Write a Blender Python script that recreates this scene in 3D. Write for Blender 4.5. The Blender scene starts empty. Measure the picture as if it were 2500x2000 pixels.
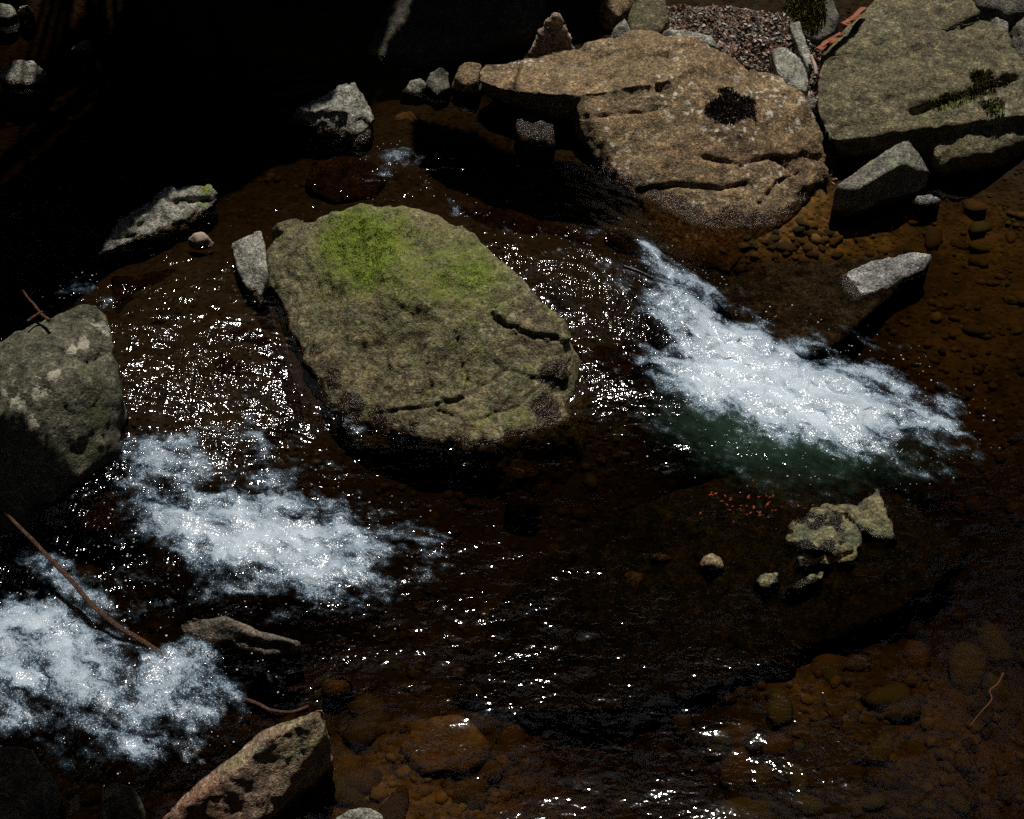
import bpy, bmesh, math, random
import numpy as np
from mathutils import Vector
from mathutils.bvhtree import BVHTree
random.seed(7); RNG = np.random.default_rng(7)
SC = bpy.context.scene; COL = SC.collection
R = math.radians

# ------------------------------------------------------------------ camera, sky, sun, exposure
CAM_H, PITCH, LENS = 4.6, 42.0, 50.0
cam_d = bpy.data.cameras.new('camera'); cam = bpy.data.objects.new('camera', cam_d); COL.objects.link(cam)
cam.location = (0, 0, CAM_H); cam.rotation_euler = (R(90 - PITCH), 0, 0)
cam_d.lens = LENS; cam_d.sensor_width = 36; cam_d.clip_start = 0.05; cam_d.clip_end = 500
SC.camera = cam
SUN_EL, SUN_AZ = 69.0, 12.0            # azimuth: degrees to the right of the view direction
SD = Vector((math.sin(R(SUN_AZ)) * math.cos(R(SUN_EL)), math.cos(R(SUN_AZ)) * math.cos(R(SUN_EL)), math.sin(R(SUN_EL))))
w = bpy.data.worlds.new('World'); SC.world = w; w.use_nodes = True
nt = w.node_tree; bg = nt.nodes['Background']
sky = nt.nodes.new('ShaderNodeTexSky'); sky.sky_type = 'NISHITA'; sky.sun_disc = False
sky.sun_elevation = R(SUN_EL); sky.sun_rotation = R(SUN_AZ)
nt.links.new(sky.outputs[0], bg.inputs[0]); bg.inputs[1].default_value = 0.05
sun_d = bpy.data.lights.new('sun', 'SUN'); sun_d.energy = 4.8; sun_d.angle = R(0.53); sun_d.color = (1, 0.95, 0.88)
sun = bpy.data.objects.new('sun', sun_d); COL.objects.link(sun); sun.location = SD * 60
sun.rotation_euler = (-SD).to_track_quat('-Z', 'Y').to_euler()
SC.view_settings.view_transform = 'Standard'; SC.view_settings.look = 'None'
SC.view_settings.exposure = -0.25; SC.view_settings.gamma = 1.0; SC.view_settings.use_curve_mapping = False
SC.cycles.transparent_max_bounces = 24; SC.cycles.max_bounces = 3; SC.cycles.diffuse_bounces = 1
SC.cycles.glossy_bounces = 1; SC.cycles.transmission_bounces = 2; SC.cycles.volume_bounces = 0
SC.cycles.use_denoising = False; SC.cycles.adaptive_threshold = .03; SC.cycles.caustics_reflective = False; SC.cycles.caustics_refractive = False

# ------------------------------------------------------------------ picture <-> place
F = LENS / 36 * 2156; cp, sp = math.cos(R(PITCH)), math.sin(R(PITCH))
def P(u, v, z):
    """point at height z seen at photo position (u, v), photo taken as 2156 x 1725"""
    a, b = (u - 1078) / F, (862.5 - v) / F
    d = np.array((a, cp + b * sp, -sp + b * cp))
    return np.array((0, 0, CAM_H)) + d * ((z - CAM_H) / d[2])
def PA(L): return np.array([P(*p[:3]) for p in L])
def UV(X):
    """photo position of world points"""
    d = X - np.array((0, 0, CAM_H))
    f = d[:, 1] * cp - d[:, 2] * sp; b = d[:, 1] * sp + d[:, 2] * cp
    return 1078 + F * d[:, 0] / f, 862.5 - F * b / f
def ray(u, v):
    a, b = (u - 1078) / F, (862.5 - v) / F
    return Vector((a, cp + b * sp, -sp + b * cp)).normalized()
CAMLOC = Vector((0, 0, CAM_H))

# ------------------------------------------------------------------ noise
_perm = np.random.default_rng(11).permutation(256).astype(np.int32); _perm = np.concatenate([_perm, _perm, _perm])
_g = np.random.default_rng(5).normal(size=(256, 3)); _g = (_g / np.linalg.norm(_g, axis=1)[:, None]).astype(np.float32)
def pn(p):
    p = np.asarray(p, np.float32); i = np.floor(p).astype(np.int32); f = p - i; i &= 255
    u = f * f * f * (f * (f * 6 - 15) + 10); out = 0
    for dx in (0, 1):
        wx = u[:, 0] if dx else 1 - u[:, 0]
        for dy in (0, 1):
            wy = u[:, 1] if dy else 1 - u[:, 1]
            for dz in (0, 1):
                wz = u[:, 2] if dz else 1 - u[:, 2]
                h = _perm[_perm[_perm[i[:, 0] + dx] + ((i[:, 1] + dy) & 255)] + ((i[:, 2] + dz) & 255)]
                g = _g[h]
                out = out + wx * wy * wz * (g[:, 0] * (f[:, 0] - dx) + g[:, 1] * (f[:, 1] - dy) + g[:, 2] * (f[:, 2] - dz))
    return out * 1.6
def fbm(p, o=4, gain=.5, lac=2.03):
    s = 0; a = 1
    for k in range(o):
        s = s + a * pn(p + 17.3 * k); p = p * lac; a *= gain
    return s
def billow(p, o=3):
    s = 0; a = 1
    for k in range(o):
        s = s + a * np.abs(pn(p + 9.1 * k)); p = p * 2.1; a *= .5
    return s
def worley(p, seed=0):
    """F1, F2 of a jittered grid and a random value of the nearest cell"""
    p = np.asarray(p, np.float32); i = np.floor(p).astype(np.int32); f1 = np.full(len(p), 9., np.float32); f2 = f1.copy(); cid = np.zeros(len(p), np.float32); tl = cid.copy()
    for dx in (-1, 0, 1):
        for dy in (-1, 0, 1):
            for dz in (-1, 0, 1):
                c = i + (dx, dy, dz)
                h = _perm[_perm[_perm[c[:, 0] & 255] + (c[:, 1] & 255)] + ((c[:, 2] + seed) & 255)]
                q = c + .5 + _g[h] * .45
                d = ((p - q) ** 2).sum(1)
                m = d < f1
                f2 = np.where(m, f1, np.minimum(f2, d)); f1 = np.where(m, d, f1); cid = np.where(m, h / 255., cid); tl = np.where(m, ((p - q) * _g[(h * 7 + 3) & 255]).sum(1), tl)
    worley.tilt = tl; return np.sqrt(f1), np.sqrt(f2), cid
def sstep(a, b, x):
    t = np.clip((x - a) / (b - a), 0, 1); return t * t * (3 - 2 * t)

# ------------------------------------------------------------------ water level, roughness and bed: control table (u, v, water z, roughness, depth)
WT = [
 (1078,1725,0,.24,.2),(600,1725,0,.2,.22),(200,1725,0,.3,.25),(-150,1600,0,.35,.25),(1500,1725,0,.42,.24),(2156,1725,0,.12,.24),(2300,1300,0,.13,.26),
 (1550,1500,0,.42,.24),(1300,1560,0,.2,.42),(1000,1400,0,.6,.22),(800,1560,0,.20,.20),(2000,1450,0,.17,.22),(2156,1000,0,.2,.26),(2200,650,.0,.14,.15),(1950,700,0,.16,.2),
 (1900,1000,0,.5,.45),(1700,960,0,.5,.5),(1500,850,.02,.8,.5),(1700,500,.01,.05,.07),(1600,540,.01,.08,.10),(1850,450,.01,.05,.10),(2100,430,.01,.06,.09),(2130,520,.0,.06,.14),
 (1300,1000,0,.35,.3),(1100,960,0,.35,.3),(900,970,0,.45,.25),(760,960,0,.5,.2),(1200,1200,0,.45,.2),(1500,1200,0,.16,.2),(1750,1250,0,.16,.25),(950,1200,0,.65,.25),
 (550,1080,.01,.9,.3),(350,1100,.02,.9,.3),(250,1000,.04,.9,.25),(100,1300,0,.9,.3),(200,1500,0,.8,.3),(420,1300,0,.6,.25),(700,1350,0,.65,.25),(60,1180,.01,.8,.3),
 (250,570,.29,.8,.08),(360,560,.29,.9,.05),(480,545,.29,.7,.05),(230,700,.25,1,.05),(400,700,.22,1,.04),(560,720,.19,.9,.05),(240,850,.16,1,.05),(420,850,.13,1,.04),(620,830,.09,.8,.05),
 (660,900,.03,.8,.1),(300,950,.07,1,.08),(470,970,.045,1,.06),
 (300,530,.30,.6,.10),(500,440,.31,.55,.12),(600,380,.32,.5,.12),(700,330,.34,.4,.12),(450,350,.33,.5,.15),(200,400,.32,.4,.15),(-100,500,.30,.4,.2),(0,300,.34,.3,.2),(400,200,.36,.3,.2),(120,610,.27,.9,.12),
 (850,300,.36,.4,.08),(835,325,.35,.8,.06),(850,390,.31,.9,.08),(880,240,.38,.15,.06),(200,60,.40,.2,.2),(-200,100,.38,.2,.2),(750,120,.40,.2,.2),(950,280,.36,.3,.2),
 (950,430,.30,.9,.08),(1050,480,.28,.95,.06),(1100,430,.28,.8,.12),(1150,510,.26,1,.05),(1200,590,.22,1,.05),(1300,500,.22,1,.1),(1350,600,.15,1.1,.06),(1280,690,.11,1,.05),(1400,700,.05,1.1,.2),(1450,620,.07,1,.2),
 (1230,770,.07,.9,.06),(1250,850,.02,.6,.1),(1520,640,.02,.6,.3),(1560,570,.01,.2,.2),(1450,520,.05,.3,.12),(1000,940,0,.55,.25),(900,930,0,.6,.25),(1100,925,0,.55,.25),(1180,868,.0,.5,.2),(800,888,.0,.6,.2),(730,872,.015,.7,.15),(950,850,0,.4,.3),(1060,850,0,.4,.3),(575,690,.2,.25,.06),(620,790,.12,.22,.06),(665,860,.05,.25,.08),(545,640,.24,.3,.06)]
BANK = [(1450,30,.56),(1560,90,.52),(1660,150,.40),(1760,60,.50),(1700,-60,.62),(1400,-60,.62),(1200,-40,.5),(1000,-40,.5),(2000,-60,.7),(2250,0,.6),(2250,250,.3),(1800,230,.1),(2050,300,.05),
        (1250,120,.45),(850,60,.42),(0,-60,.5),(500,-60,.5),(-300,900,.35),(-300,1150,.15),(-350,1400,.1),(-350,1700,.2),(2500,700,-.1),(2500,1200,-.2),(2500,1700,-.2),(300,1900,.1),(1078,1950,-.1),(1800,1950,-.1),(-350,300,.4)]
def make_rbf(pts, vals, c=.12):
    D = np.sqrt(((pts[:, None] - pts[None]) ** 2).sum(-1) + c * c); n = len(pts)
    A = np.ones((n + 1, n + 1)); A[:n, :n] = D + np.eye(n) * -.02; A[n, n] = 0
    b = np.zeros((n + 1, vals.shape[1])); b[:n] = vals
    s = np.linalg.solve(A, b)
    def ev(q):
        out = np.empty((len(q), vals.shape[1]))
        for i in range(0, len(q), 20000):
            k = q[i:i + 20000]
            out[i:i + 20000] = np.sqrt(((k[:, None] - pts[None]) ** 2).sum(-1) + c * c) @ s[:n] + s[n]
        return out
    return ev
_wp = PA(WT)[:, :2]; _wv = np.array([(t[2], t[3]) for t in WT], float)
water_ev = make_rbf(_wp, _wv)
_bp = np.concatenate([_wp, PA(BANK)[:, :2]]); _bv = np.array([[t[2] - t[4]] for t in WT] + [[t[2]] for t in BANK], float)
bed_ev = make_rbf(_bp, _bv)
def inner(q):     # 1 inside the built reach of the stream, 0 far outside
    X, Y = q[:, 0], q[:, 1]
    d = np.maximum(np.maximum(np.abs(X) - (2.0 + .25 * np.clip(Y, 0, 9)), Y - 9.2), 2.4 - Y)
    return d
def wz(q): return np.clip(water_ev(q)[:, 0], -.02, .42)
def wrough(q): return np.clip(water_ev(q)[:, 1], .04, 1.15)
def gz(q):
    d = inner(q); b = np.clip(bed_ev(q)[:, 0], -.6, .75)
    p3 = np.c_[q, np.zeros(len(q))]
    out = np.maximum(d, 0)
    rise = np.minimum(out * 1.15, 26) + .6 * np.minimum(out, 3) * fbm(p3 * .45, 4)
    back = q[:, 1] < 2.4
    rise = np.where(back, np.minimum(rise, 2.6 + .3 * out), rise)
    return b + rise + .016 * fbm(p3 * 6, 3) * sstep(.6, 0, d)

# ------------------------------------------------------------------ node helpers
def mat(name):
    m = bpy.data.materials.new(name); m.use_nodes = True; t = m.node_tree
    for n in list(t.nodes): t.nodes.remove(n)
    return m, t
class N:
    def __init__(s, t): s.t = t
    def n(s, ty, **kw):
        o = s.t.nodes.new(ty)
        for k, v in kw.items(): setattr(o, k, v)
        return o
    def set(s, sock, v):
        if isinstance(v, bpy.types.NodeSocket): s.t.links.new(v, sock)
        elif isinstance(v, (tuple, list)) and len(v) == 3 and sock.type == 'RGBA': sock.default_value = (*v, 1)
        else: sock.default_value = v
    def math(s, op, a, b=0., c=0., clamp=False):
        o = s.n('ShaderNodeMath', operation=op, use_clamp=clamp); s.set(o.inputs[0], a); s.set(o.inputs[1], b); s.set(o.inputs[2], c); return o.outputs[0]
    def noise(s, vec, scale, detail=4, rough=.55, dist=0., out=0):
        o = s.n('ShaderNodeTexNoise'); s.set(o.inputs['Vector'], vec); s.set(o.inputs['Scale'], scale); o.inputs['Detail'].default_value = detail
        o.inputs['Roughness'].default_value = rough; o.inputs['Distortion'].default_value = dist; return o.outputs[out]
    def vor(s, vec, scale, feature='F1', out='Distance', rnd=1.):
        o = s.n('ShaderNodeTexVoronoi', feature=feature); s.set(o.inputs['Vector'], vec); o.inputs['Scale'].default_value = scale; o.inputs['Randomness'].default_value = rnd; return o.outputs[out]
    def ramp(s, x, a, b, lo=0., hi=1.):
        o = s.n('ShaderNodeMapRange', interpolation_type='SMOOTHSTEP'); s.set(o.inputs[0], x); s.set(o.inputs[1], a); s.set(o.inputs[2], b); s.set(o.inputs[3], lo); s.set(o.inputs[4], hi); return o.outputs[0]
    def mix(s, f, a, b, blend='MIX'):
        o = s.n('ShaderNodeMix', data_type='RGBA', blend_type=blend); s.set(o.inputs[0], f); s.set(o.inputs[6], a); s.set(o.inputs[7], b); return o.outputs[2]
    def attr(s, name): return s.n('ShaderNodeAttribute', attribute_name=name).outputs['Fac']
    def pos(s): return s.n('ShaderNodeNewGeometry').outputs['Position']
    def objc(s): return s.n('ShaderNodeTexCoord').outputs['Object']
    def map(s, v, scale=(1, 1, 1), rot=(0, 0, 0), loc=(0, 0, 0)):
        o = s.n('ShaderNodeMapping'); s.set(o.inputs[0], v); o.inputs[1].default_value = loc; o.inputs[2].default_value = rot; o.inputs[3].default_value = scale; return o.outputs[0]
    def bump(s, h, dist, normal=None, strength=1.):
        o = s.n('ShaderNodeBump'); o.inputs['Strength'].default_value = strength; o.inputs['Distance'].default_value = dist; s.set(o.inputs['Height'], h)
        if normal is not None: s.set(o.inputs['Normal'], normal)
        return o.outputs[0]
    def bsdf(s, col, rough, normal=None, spec=.4, **kw):
        o = s.n('ShaderNodeBsdfPrincipled'); s.set(o.inputs['Base Color'], col); s.set(o.inputs['Roughness'], rough); s.set(o.inputs['Specular IOR Level'], spec)
        if normal is not None: s.set(o.inputs['Normal'], normal)
        for k, v in kw.items(): s.set(o.inputs[k.replace('_', ' ')], v)
        return o
    def out(s, sh, vol=None):
        o = s.n('ShaderNodeOutputMaterial'); s.t.links.new(sh, o.inputs[0])
        if vol is not None: s.t.links.new(vol, o.inputs[1])

def rock_mat(name, a, b, c=None, lichen=(.42, .42, .33), lam=.3, lsc=14., spots=.25, moss=(.155, .225, .008), bumpk=1.3, seed=0., streak=None, wetk=.22, green=(.10, .12, .05), gam=.3, rough=.78):
    """stone: two base tones in patches, a third in stains, lichen discs, grain; attributes wet / moss / lic"""
    m, t = mat(name); k = N(t)
    v = k.map(k.objc(), loc=(seed, seed * 1.7, seed * .6))
    c = c or tuple(x * .55 for x in a)
    n1 = k.noise(v, 3.2, 4, .62, .6); n2 = k.noise(v, 17, 4, .68); n3 = k.noise(v, 75, 3, .6); n4 = k.noise(v, 1.4, 3, .5, .4)
    col = k.mix(k.ramp(n1, .36, .64), a, b)
    col = k.mix(k.math('MULTIPLY', k.ramp(n4, .48, .66), .8), col, c)
    col = k.mix(k.math('MULTIPLY', k.ramp(k.noise(v, 5.5, 5, .7, .8), .52, .72), gam), col, green)
    col = k.mix(k.math('MULTIPLY', k.ramp(n2, .50, .66), .7), col, tuple(min(1, x * 1.9) for x in a))
    col = k.mix(k.ramp(n2, .46, .34, 0., .85), col, tuple(x * .34 for x in c))
    cell = k.n('ShaderNodeSeparateColor'); k.set(cell.inputs[0], k.vor(v, 95, out='Color'))
    col = k.mix(1., col, k.mix(k.ramp(n3, .32, .68), (.48, .48, .48), (1.5, 1.5, 1.5)), 'MULTIPLY')
    col = k.mix(1., col, k.mix(cell.outputs[0], (.66, .66, .66), (1.36, 1.34, 1.28)), 'MULTIPLY')
    if streak is not None:
        sn = k.noise(k.map(v, (9, 9, 1.3)), 3., 5, .6, .3)
        col = k.mix(k.math('MULTIPLY', k.ramp(sn, .5, .68), .6), col, streak)
    # pale crustose lichen: irregular discs inside patches
    vd = k.vor(k.mix(.12, v, k.noise(v, 9., 3, .6, out=1)), lsc); patch = k.ramp(k.math('ADD', k.noise(v, 2.6, 4, .6), k.math('MULTIPLY', k.attr('lic'), .35)), .50, .62)
    edge = k.noise(v, 60, 4, .7)
    disc = k.ramp(k.math('ADD', vd, k.math('MULTIPLY', k.math('SUBTRACT', edge, .5), .9)), .33, .20)
    fine = k.ramp(k.noise(v, 34, 6, .75), .60, .68)
    lm = k.math('MULTIPLY', k.math('MULTIPLY', k.math('MAXIMUM', disc, fine), patch), lam, clamp=True)
    col = k.mix(lm, col, lichen)
    blot = k.ramp(k.math('ADD', k.attr('lic'), k.math('MULTIPLY', k.math('SUBTRACT', k.noise(v, 16, 5, .7), .5), 1.5)), .82, .98, 0., .85)
    col = k.mix(blot, col, k.mix(k.ramp(n2, .4, .62), lichen, tuple(x * .6 for x in lichen)))
    sp_ = k.ramp(k.math('ADD', k.vor(v, 30), k.math('MULTIPLY', n2, .35)), .40, .30)
    col = k.mix(k.math('MULTIPLY', sp_, spots), col, tuple(x * .12 for x in a))
    # moss
    mo = k.ramp(k.math('ADD', k.attr('moss'), k.math('MULTIPLY', k.math('SUBTRACT', k.noise(v, 24, 6, .72), .5), 1.2)), .22, .95)
    mcol = k.mix(k.ramp(k.noise(v, 60, 3, .6), .35, .65), tuple(x * .35 for x in moss), tuple(x * 1.25 for x in moss))
    mcol = k.mix(k.ramp(k.noise(v, 7, 3, .5), .4, .65), mcol, (moss[0] * .95, moss[1] * .8, moss[2] * 1.1))
    col = k.mix(k.math('MULTIPLY', mo, .92), col, mcol)
    # wetness: thin film darkens and gives gloss, with a broken upper edge
    wt = k.ramp(k.math('ADD', k.attr('wet'), k.math('MULTIPLY', k.math('SUBTRACT', k.noise(v, 28, 5, .7), .5), .9)), .42, .58)
    col = k.mix(wt, col, k.mix(1., col, (wetk, wetk * .72, wetk * .5), 'MULTIPLY'))
    ro = k.math('MULTIPLY_ADD', wt, .22 - rough, rough)
    h = k.math('ADD', k.math('MULTIPLY', k.noise(v, 22, 5, .72), .018 * bumpk), k.math('MULTIPLY', k.noise(v, 110, 2, .6), .0034 * bumpk))
    pits = k.math('MULTIPLY', k.ramp(k.vor(v, 44), .22, .05), -.004 * bumpk)
    h = k.math('ADD', k.math('ADD', h, pits), k.math('MULTIPLY', k.attr('moss'), k.math('MULTIPLY', k.noise(v, 120, 2, .7), .008)))
    bs = k.bsdf(col, ro, k.bump(h, 1.), k.math('MULTIPLY_ADD', k.attr('sub'), -.38, .38))
    k.out(bs.outputs[0]); return m

def simple_mat(name, a, b, rough=.8, scale=20., bump=.003, spec=.3):
    m, t = mat(name); k = N(t); v = k.objc(); n = k.noise(v, scale, 5, .6)
    k.out(k.bsdf(k.mix(k.ramp(n, .35, .65), a, b), rough, k.bump(k.noise(v, scale * 3, 4, .6), bump), spec).outputs[0]); return m

# ------------------------------------------------------------------ object helpers
def tag(o, label=None, cat=None, group=None, kind=None):
    for k_, v_ in (('label', label), ('category', cat), ('group', group), ('kind', kind)):
        if v_: o[k_] = v_
    return o
def mesh_obj(name, V, Fc, material, parent=None, smooth=True, origin=None, attrs=None, mats=None, mi=None):
    V = np.asarray(V, np.float64)
    if origin is None: origin = np.zeros(3)
    me = bpy.data.meshes.new(name)
    Fa = Fc if isinstance(Fc, np.ndarray) else None
    if Fa is not None:
        k = Fa.shape[1]
        me.vertices.add(len(V)); me.vertices.foreach_set('co', (V - origin).astype(np.float32).ravel())
        me.loops.add(Fa.size); me.loops.foreach_set('vertex_index', Fa.astype(np.int32).ravel())
        me.polygons.add(len(Fa)); me.polygons.foreach_set('loop_start', np.arange(0, Fa.size, k, dtype=np.int32)); 
        me.update(calc_edges=True); me.validate()
    else:
        me.from_pydata([tuple(p) for p in (V - origin)], [], Fc); me.update()
    if smooth: me.polygons.foreach_set('use_smooth', np.ones(len(me.polygons), bool))
    for a_, x in (attrs or {}).items():
        at = me.attributes.new(a_, 'FLOAT', 'POINT'); at.data.foreach_set('value', np.asarray(x, np.float32))
    for m_ in (mats or [material]): me.materials.append(m_)
    if mi is not None: me.polygons.foreach_set('material_index', np.asarray(mi, np.int32))
    o = bpy.data.objects.new(name, me); COL.objects.link(o); o.location = origin
    if parent is not None:
        o.parent = parent; o.location = Vector(origin) - parent.location
    return o
def hull_bm(pts, bm):
    b2 = bmesh.new()
    for p in pts: b2.verts.new(p)
    r = bmesh.ops.convex_hull(b2, input=b2.verts)
    bmesh.ops.delete(b2, geom=[g for g in r['geom_interior'] if isinstance(g, bmesh.types.BMVert)], context='VERTS')
    me = bpy.data.meshes.new('t'); b2.to_mesh(me); b2.free(); bm.from_mesh(me); bpy.data.meshes.remove(me)
def edges_of(me):
    e = np.empty(len(me.edges) * 2, np.int32); me.edges.foreach_get('vertices', e); return e.reshape(-1, 2)
def smooth_np(V, E, it, lam=.5):
    n = len(V); deg = np.bincount(E.ravel(), minlength=n)[:, None]
    for _ in range(it):
        S = np.stack([np.bincount(E[:, 0], V[E[:, 1], i], n) + np.bincount(E[:, 1], V[E[:, 0], i], n) for i in range(3)], 1)
        V = V + lam * (S / np.maximum(deg, 1) - V)
    return V
def normals_of(me):
    a = np.empty(len(me.vertices) * 3, np.float32); me.vertex_normals.foreach_get('vector', a); return a.reshape(-1, 3).astype(float)
def seg_dist(Q, L):
    """distance of points Q to a 3D polyline L, and the arc parameter"""
    best = np.full(len(Q), 1e9)
    for a, b in zip(L[:-1], L[1:]):
        ab = b - a; t = np.clip(((Q - a) @ ab) / max(ab @ ab, 1e-9), 0, 1)
        best = np.minimum(best, np.linalg.norm(Q - a - t[:, None] * ab, axis=1))
    return best
def in_poly(u, v, poly):
    c = np.zeros(len(u), bool); n = len(poly)
    for i in range(n):
        (x1, y1), (x2, y2) = poly[i], poly[(i + 1) % n]
        if y1 == y2: continue
        c ^= ((y1 > v) != (y2 > v)) & (u < (x2 - x1) * (v - y1) / (y2 - y1) + x1)
    return c
ROCKS = {}
def rock(name, label, cat, hulls, material, vox=.02, sm=4, big=.03, bf=1.6, mid=.012, mf=6., chip=.0, cf=4., facet=0., ff=3., strata=0., sdir=(0, 0, 1), sf=14., base=-.35, shrink=1.,
         cracks=(), plates=(), moss=(), wet_h=.03, wet_k=.03, wetspots=(), lic=(), group=None, nsub=0, dome=()):
    bm = bmesh.new()
    for h in hulls:
        if isinstance(h, dict): pts, bz, shk = h['p'], h.get('base', base), h.get('shrink', shrink)
        else: pts, bz, shk = h, base, shrink
        X = PA(pts)
        if bz is not None:
            c = X.mean(0); lo = X.copy(); lo[:, :2] = c[:2] + (X[:, :2] - c[:2]) * shk
            lo[:, 2] = np.minimum(bz, X[:, 2] - .05); X = np.concatenate([X, lo])
        hull_bm(X, bm)
    me = bpy.data.meshes.new('tmp'); bm.to_mesh(me); bm.free()
    o = bpy.data.objects.new('tmp', me); COL.objects.link(o)
    md = o.modifiers.new('r', 'REMESH'); md.mode = 'VOXEL'; md.voxel_size = vox; md.adaptivity = 0
    dg = bpy.context.evaluated_depsgraph_get(); ev = o.evaluated_get(dg); m2 = bpy.data.meshes.new_from_object(ev)
    bpy.data.objects.remove(o); bpy.data.meshes.remove(me)
    V = np.empty(len(m2.vertices) * 3, np.float32); m2.vertices.foreach_get('co', V); V = V.reshape(-1, 3).astype(float)
    E = edges_of(m2); V = smooth_np(V, E, sm)
    seed = (sum(map(ord, label)) % 97) * 1.37
    def setv(): m2.vertices.foreach_set('co', V.astype(np.float32).ravel()); m2.update()
    setv(); Nn = normals_of(m2); Q = V + seed
    if big: V += Nn * (big * fbm(Q * bf, 3))[:, None]
    for fa, fq in ((facet, ff), (facet * .42, ff * 2.7)):
        if fa:
            f1, f2, cid = worley(Q * fq + .3 * fbm(Q * 4, 2)[:, None], 5); V += Nn * (fa * (worley.tilt * 1.6 + (cid - .5) * .5) * sstep(.0, .09, f2 - f1) - fa * .18 * sstep(.07, 0, f2 - f1))[:, None]
    if chip:
        f1, f2, cid = worley(Q * cf + .25 * fbm(Q * 5, 2)[:, None]); V += Nn * (chip * ((cid - .5) * sstep(0, .10, f2 - f1) - .5 * sstep(.08, 0, f2 - f1)))[:, None]
    if strata:
        s = V @ np.array(sdir) * sf + 1.2 * fbm(Q * 2.2, 3); V += Nn * (strata * (sstep(.0, .35, s % 1) - (s % 1)))[:, None]
    if mid: V += Nn * (mid * (fbm(Q * mf, 4, .55) - .5 * billow(Q * mf * 1.3)))[:, None]
    setv(); Nn = normals_of(m2)
    bvh = None
    def hit(u, v):
        nonlocal bvh
        if bvh is None: bvh = BVHTree.FromPolygons([tuple(p) for p in V], [tuple(p.vertices) for p in m2.polygons])
        r = bvh.ray_cast(CAMLOC, ray(u, v)); return None if r[0] is None else np.array(r[0])
    for line, wd, dp in cracks:
        L = []
        for (a0, b0), (a1, b1) in zip(line[:-1], line[1:]):
            for s in np.linspace(0, 1, 5)[:-1]:
                q = hit(a0 + (a1 - a0) * s + random.uniform(-3, 3), b0 + (b1 - b0) * s + random.uniform(-3, 3))
                if q is not None: L.append(q)
        if len(L) > 1:
            d = seg_dist(V, np.array(L)); d = d * (1 + .5 * pn(Q * 25)); V -= Nn * (dp * np.exp(-(d / wd) ** 2))[:, None]
    if plates:
        U_, V_ = UV(V); face = ((np.array(CAMLOC) - V) * Nn).sum(1) > 0
        px = 8 * pn(Q * 14) + 5 * pn(Q * 40)
        for poly, hgt in plates:
            m = in_poly(U_ + px, V_ + px, poly) & face; V += Nn * (hgt * m)[:, None]
    setv()
    at = {}
    W = wz(V[:, :2]); at['sub'] = sstep(0., .012, W - V[:, 2]); at['wet'] = sstep(wet_h + wet_k, wet_h - wet_k, V[:, 2] - W + .02 * fbm(Q * 5, 3))
    mo = np.zeros(len(V)); li = np.zeros(len(V))
    for (u, v, r, k_) in moss:
        q = hit(u, v)
        if q is not None: mo = np.maximum(mo, k_ * np.exp(-(np.linalg.norm(V - q, axis=1) / (r * .0026)) ** 2))
    for (u, v, r, k_) in lic:
        q = hit(u, v)
        if q is not None: li = np.maximum(li, k_ * np.exp(-(np.linalg.norm(V - q, axis=1) / (r * .0026)) ** 2))
    for (u, v, r, k_) in wetspots:
        q = hit(u, v)
        if q is not None: at['wet'] = np.maximum(at['wet'], k_ * np.exp(-(np.linalg.norm(V - q, axis=1) / (r * .0026)) ** 2))
    at['moss'] = mo; at['lic'] = li
    for a_, x in at.items():
        m2.attributes.new(a_, 'FLOAT', 'POINT').data.foreach_set('value', x.astype(np.float32))
    org = np.array((V[:, 0].mean(), V[:, 1].mean(), V[:, 2].min()))
    V -= org; setv(); m2.name = name
    m2.polygons.foreach_set('use_smooth', np.ones(len(m2.polygons), bool)); m2.materials.clear(); m2.materials.append(material)
    ob = bpy.data.objects.new(name, m2); COL.objects.link(ob); ob.location = org
    tag(ob, label, cat, group); ROCKS[label] = (ob, V + org, m2)
    return ob
def rock_hit(o, u, v):
    """where the line of sight meets an existing rock: point and normal"""
    M = o.location; ok, p, n, _ = o.ray_cast(CAMLOC - M, ray(u, v)); return (p + M, n) if ok else (None, None)
def tube(path, rad, sides=8, jit=0.):
    path = [Vector(p) for p in path]; V = []; Fs = []
    up = Vector((.3, .2, 1)).normalized()
    for i, p in enumerate(path):
        d = (path[min(i + 1, len(path) - 1)] - path[max(i - 1, 0)]).normalized(); a = d.cross(up).normalized(); b = d.cross(a)
        for s in range(sides):
            an = s / sides * 2 * math.pi; r = rad[i] * (1 + jit * math.sin(3 * an + i * 1.7) + random.uniform(-jit, jit)); V.append(p + a * r * math.cos(an) + b * r * math.sin(an))
    for i in range(len(path) - 1):
        for s in range(sides): Fs.append((i * sides + s, i * sides + (s + 1) % sides, (i + 1) * sides + (s + 1) % sides, (i + 1) * sides + s))
    Fs.append(tuple(range(sides))[::-1]); Fs.append(tuple(range((len(path) - 1) * sides, len(path) * sides)))
    return np.array([tuple(p) for p in V]), Fs
def spline(pts, n):
    pts = np.array(pts, float); k = len(pts); out = []
    for i in range(k - 1):
        p0, p1, p2, p3 = pts[max(i - 1, 0)], pts[i], pts[i + 1], pts[min(i + 2, k - 1)]
        for t in np.linspace(0, 1, n, endpoint=(i == k - 2)):
            out.append(.5 * ((2 * p1) + (-p0 + p2) * t + (2 * p0 - 5 * p1 + 4 * p2 - p3) * t * t + (-p0 + 3 * p1 - 3 * p2 + p3) * t ** 3))
    return np.array(out)

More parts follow.
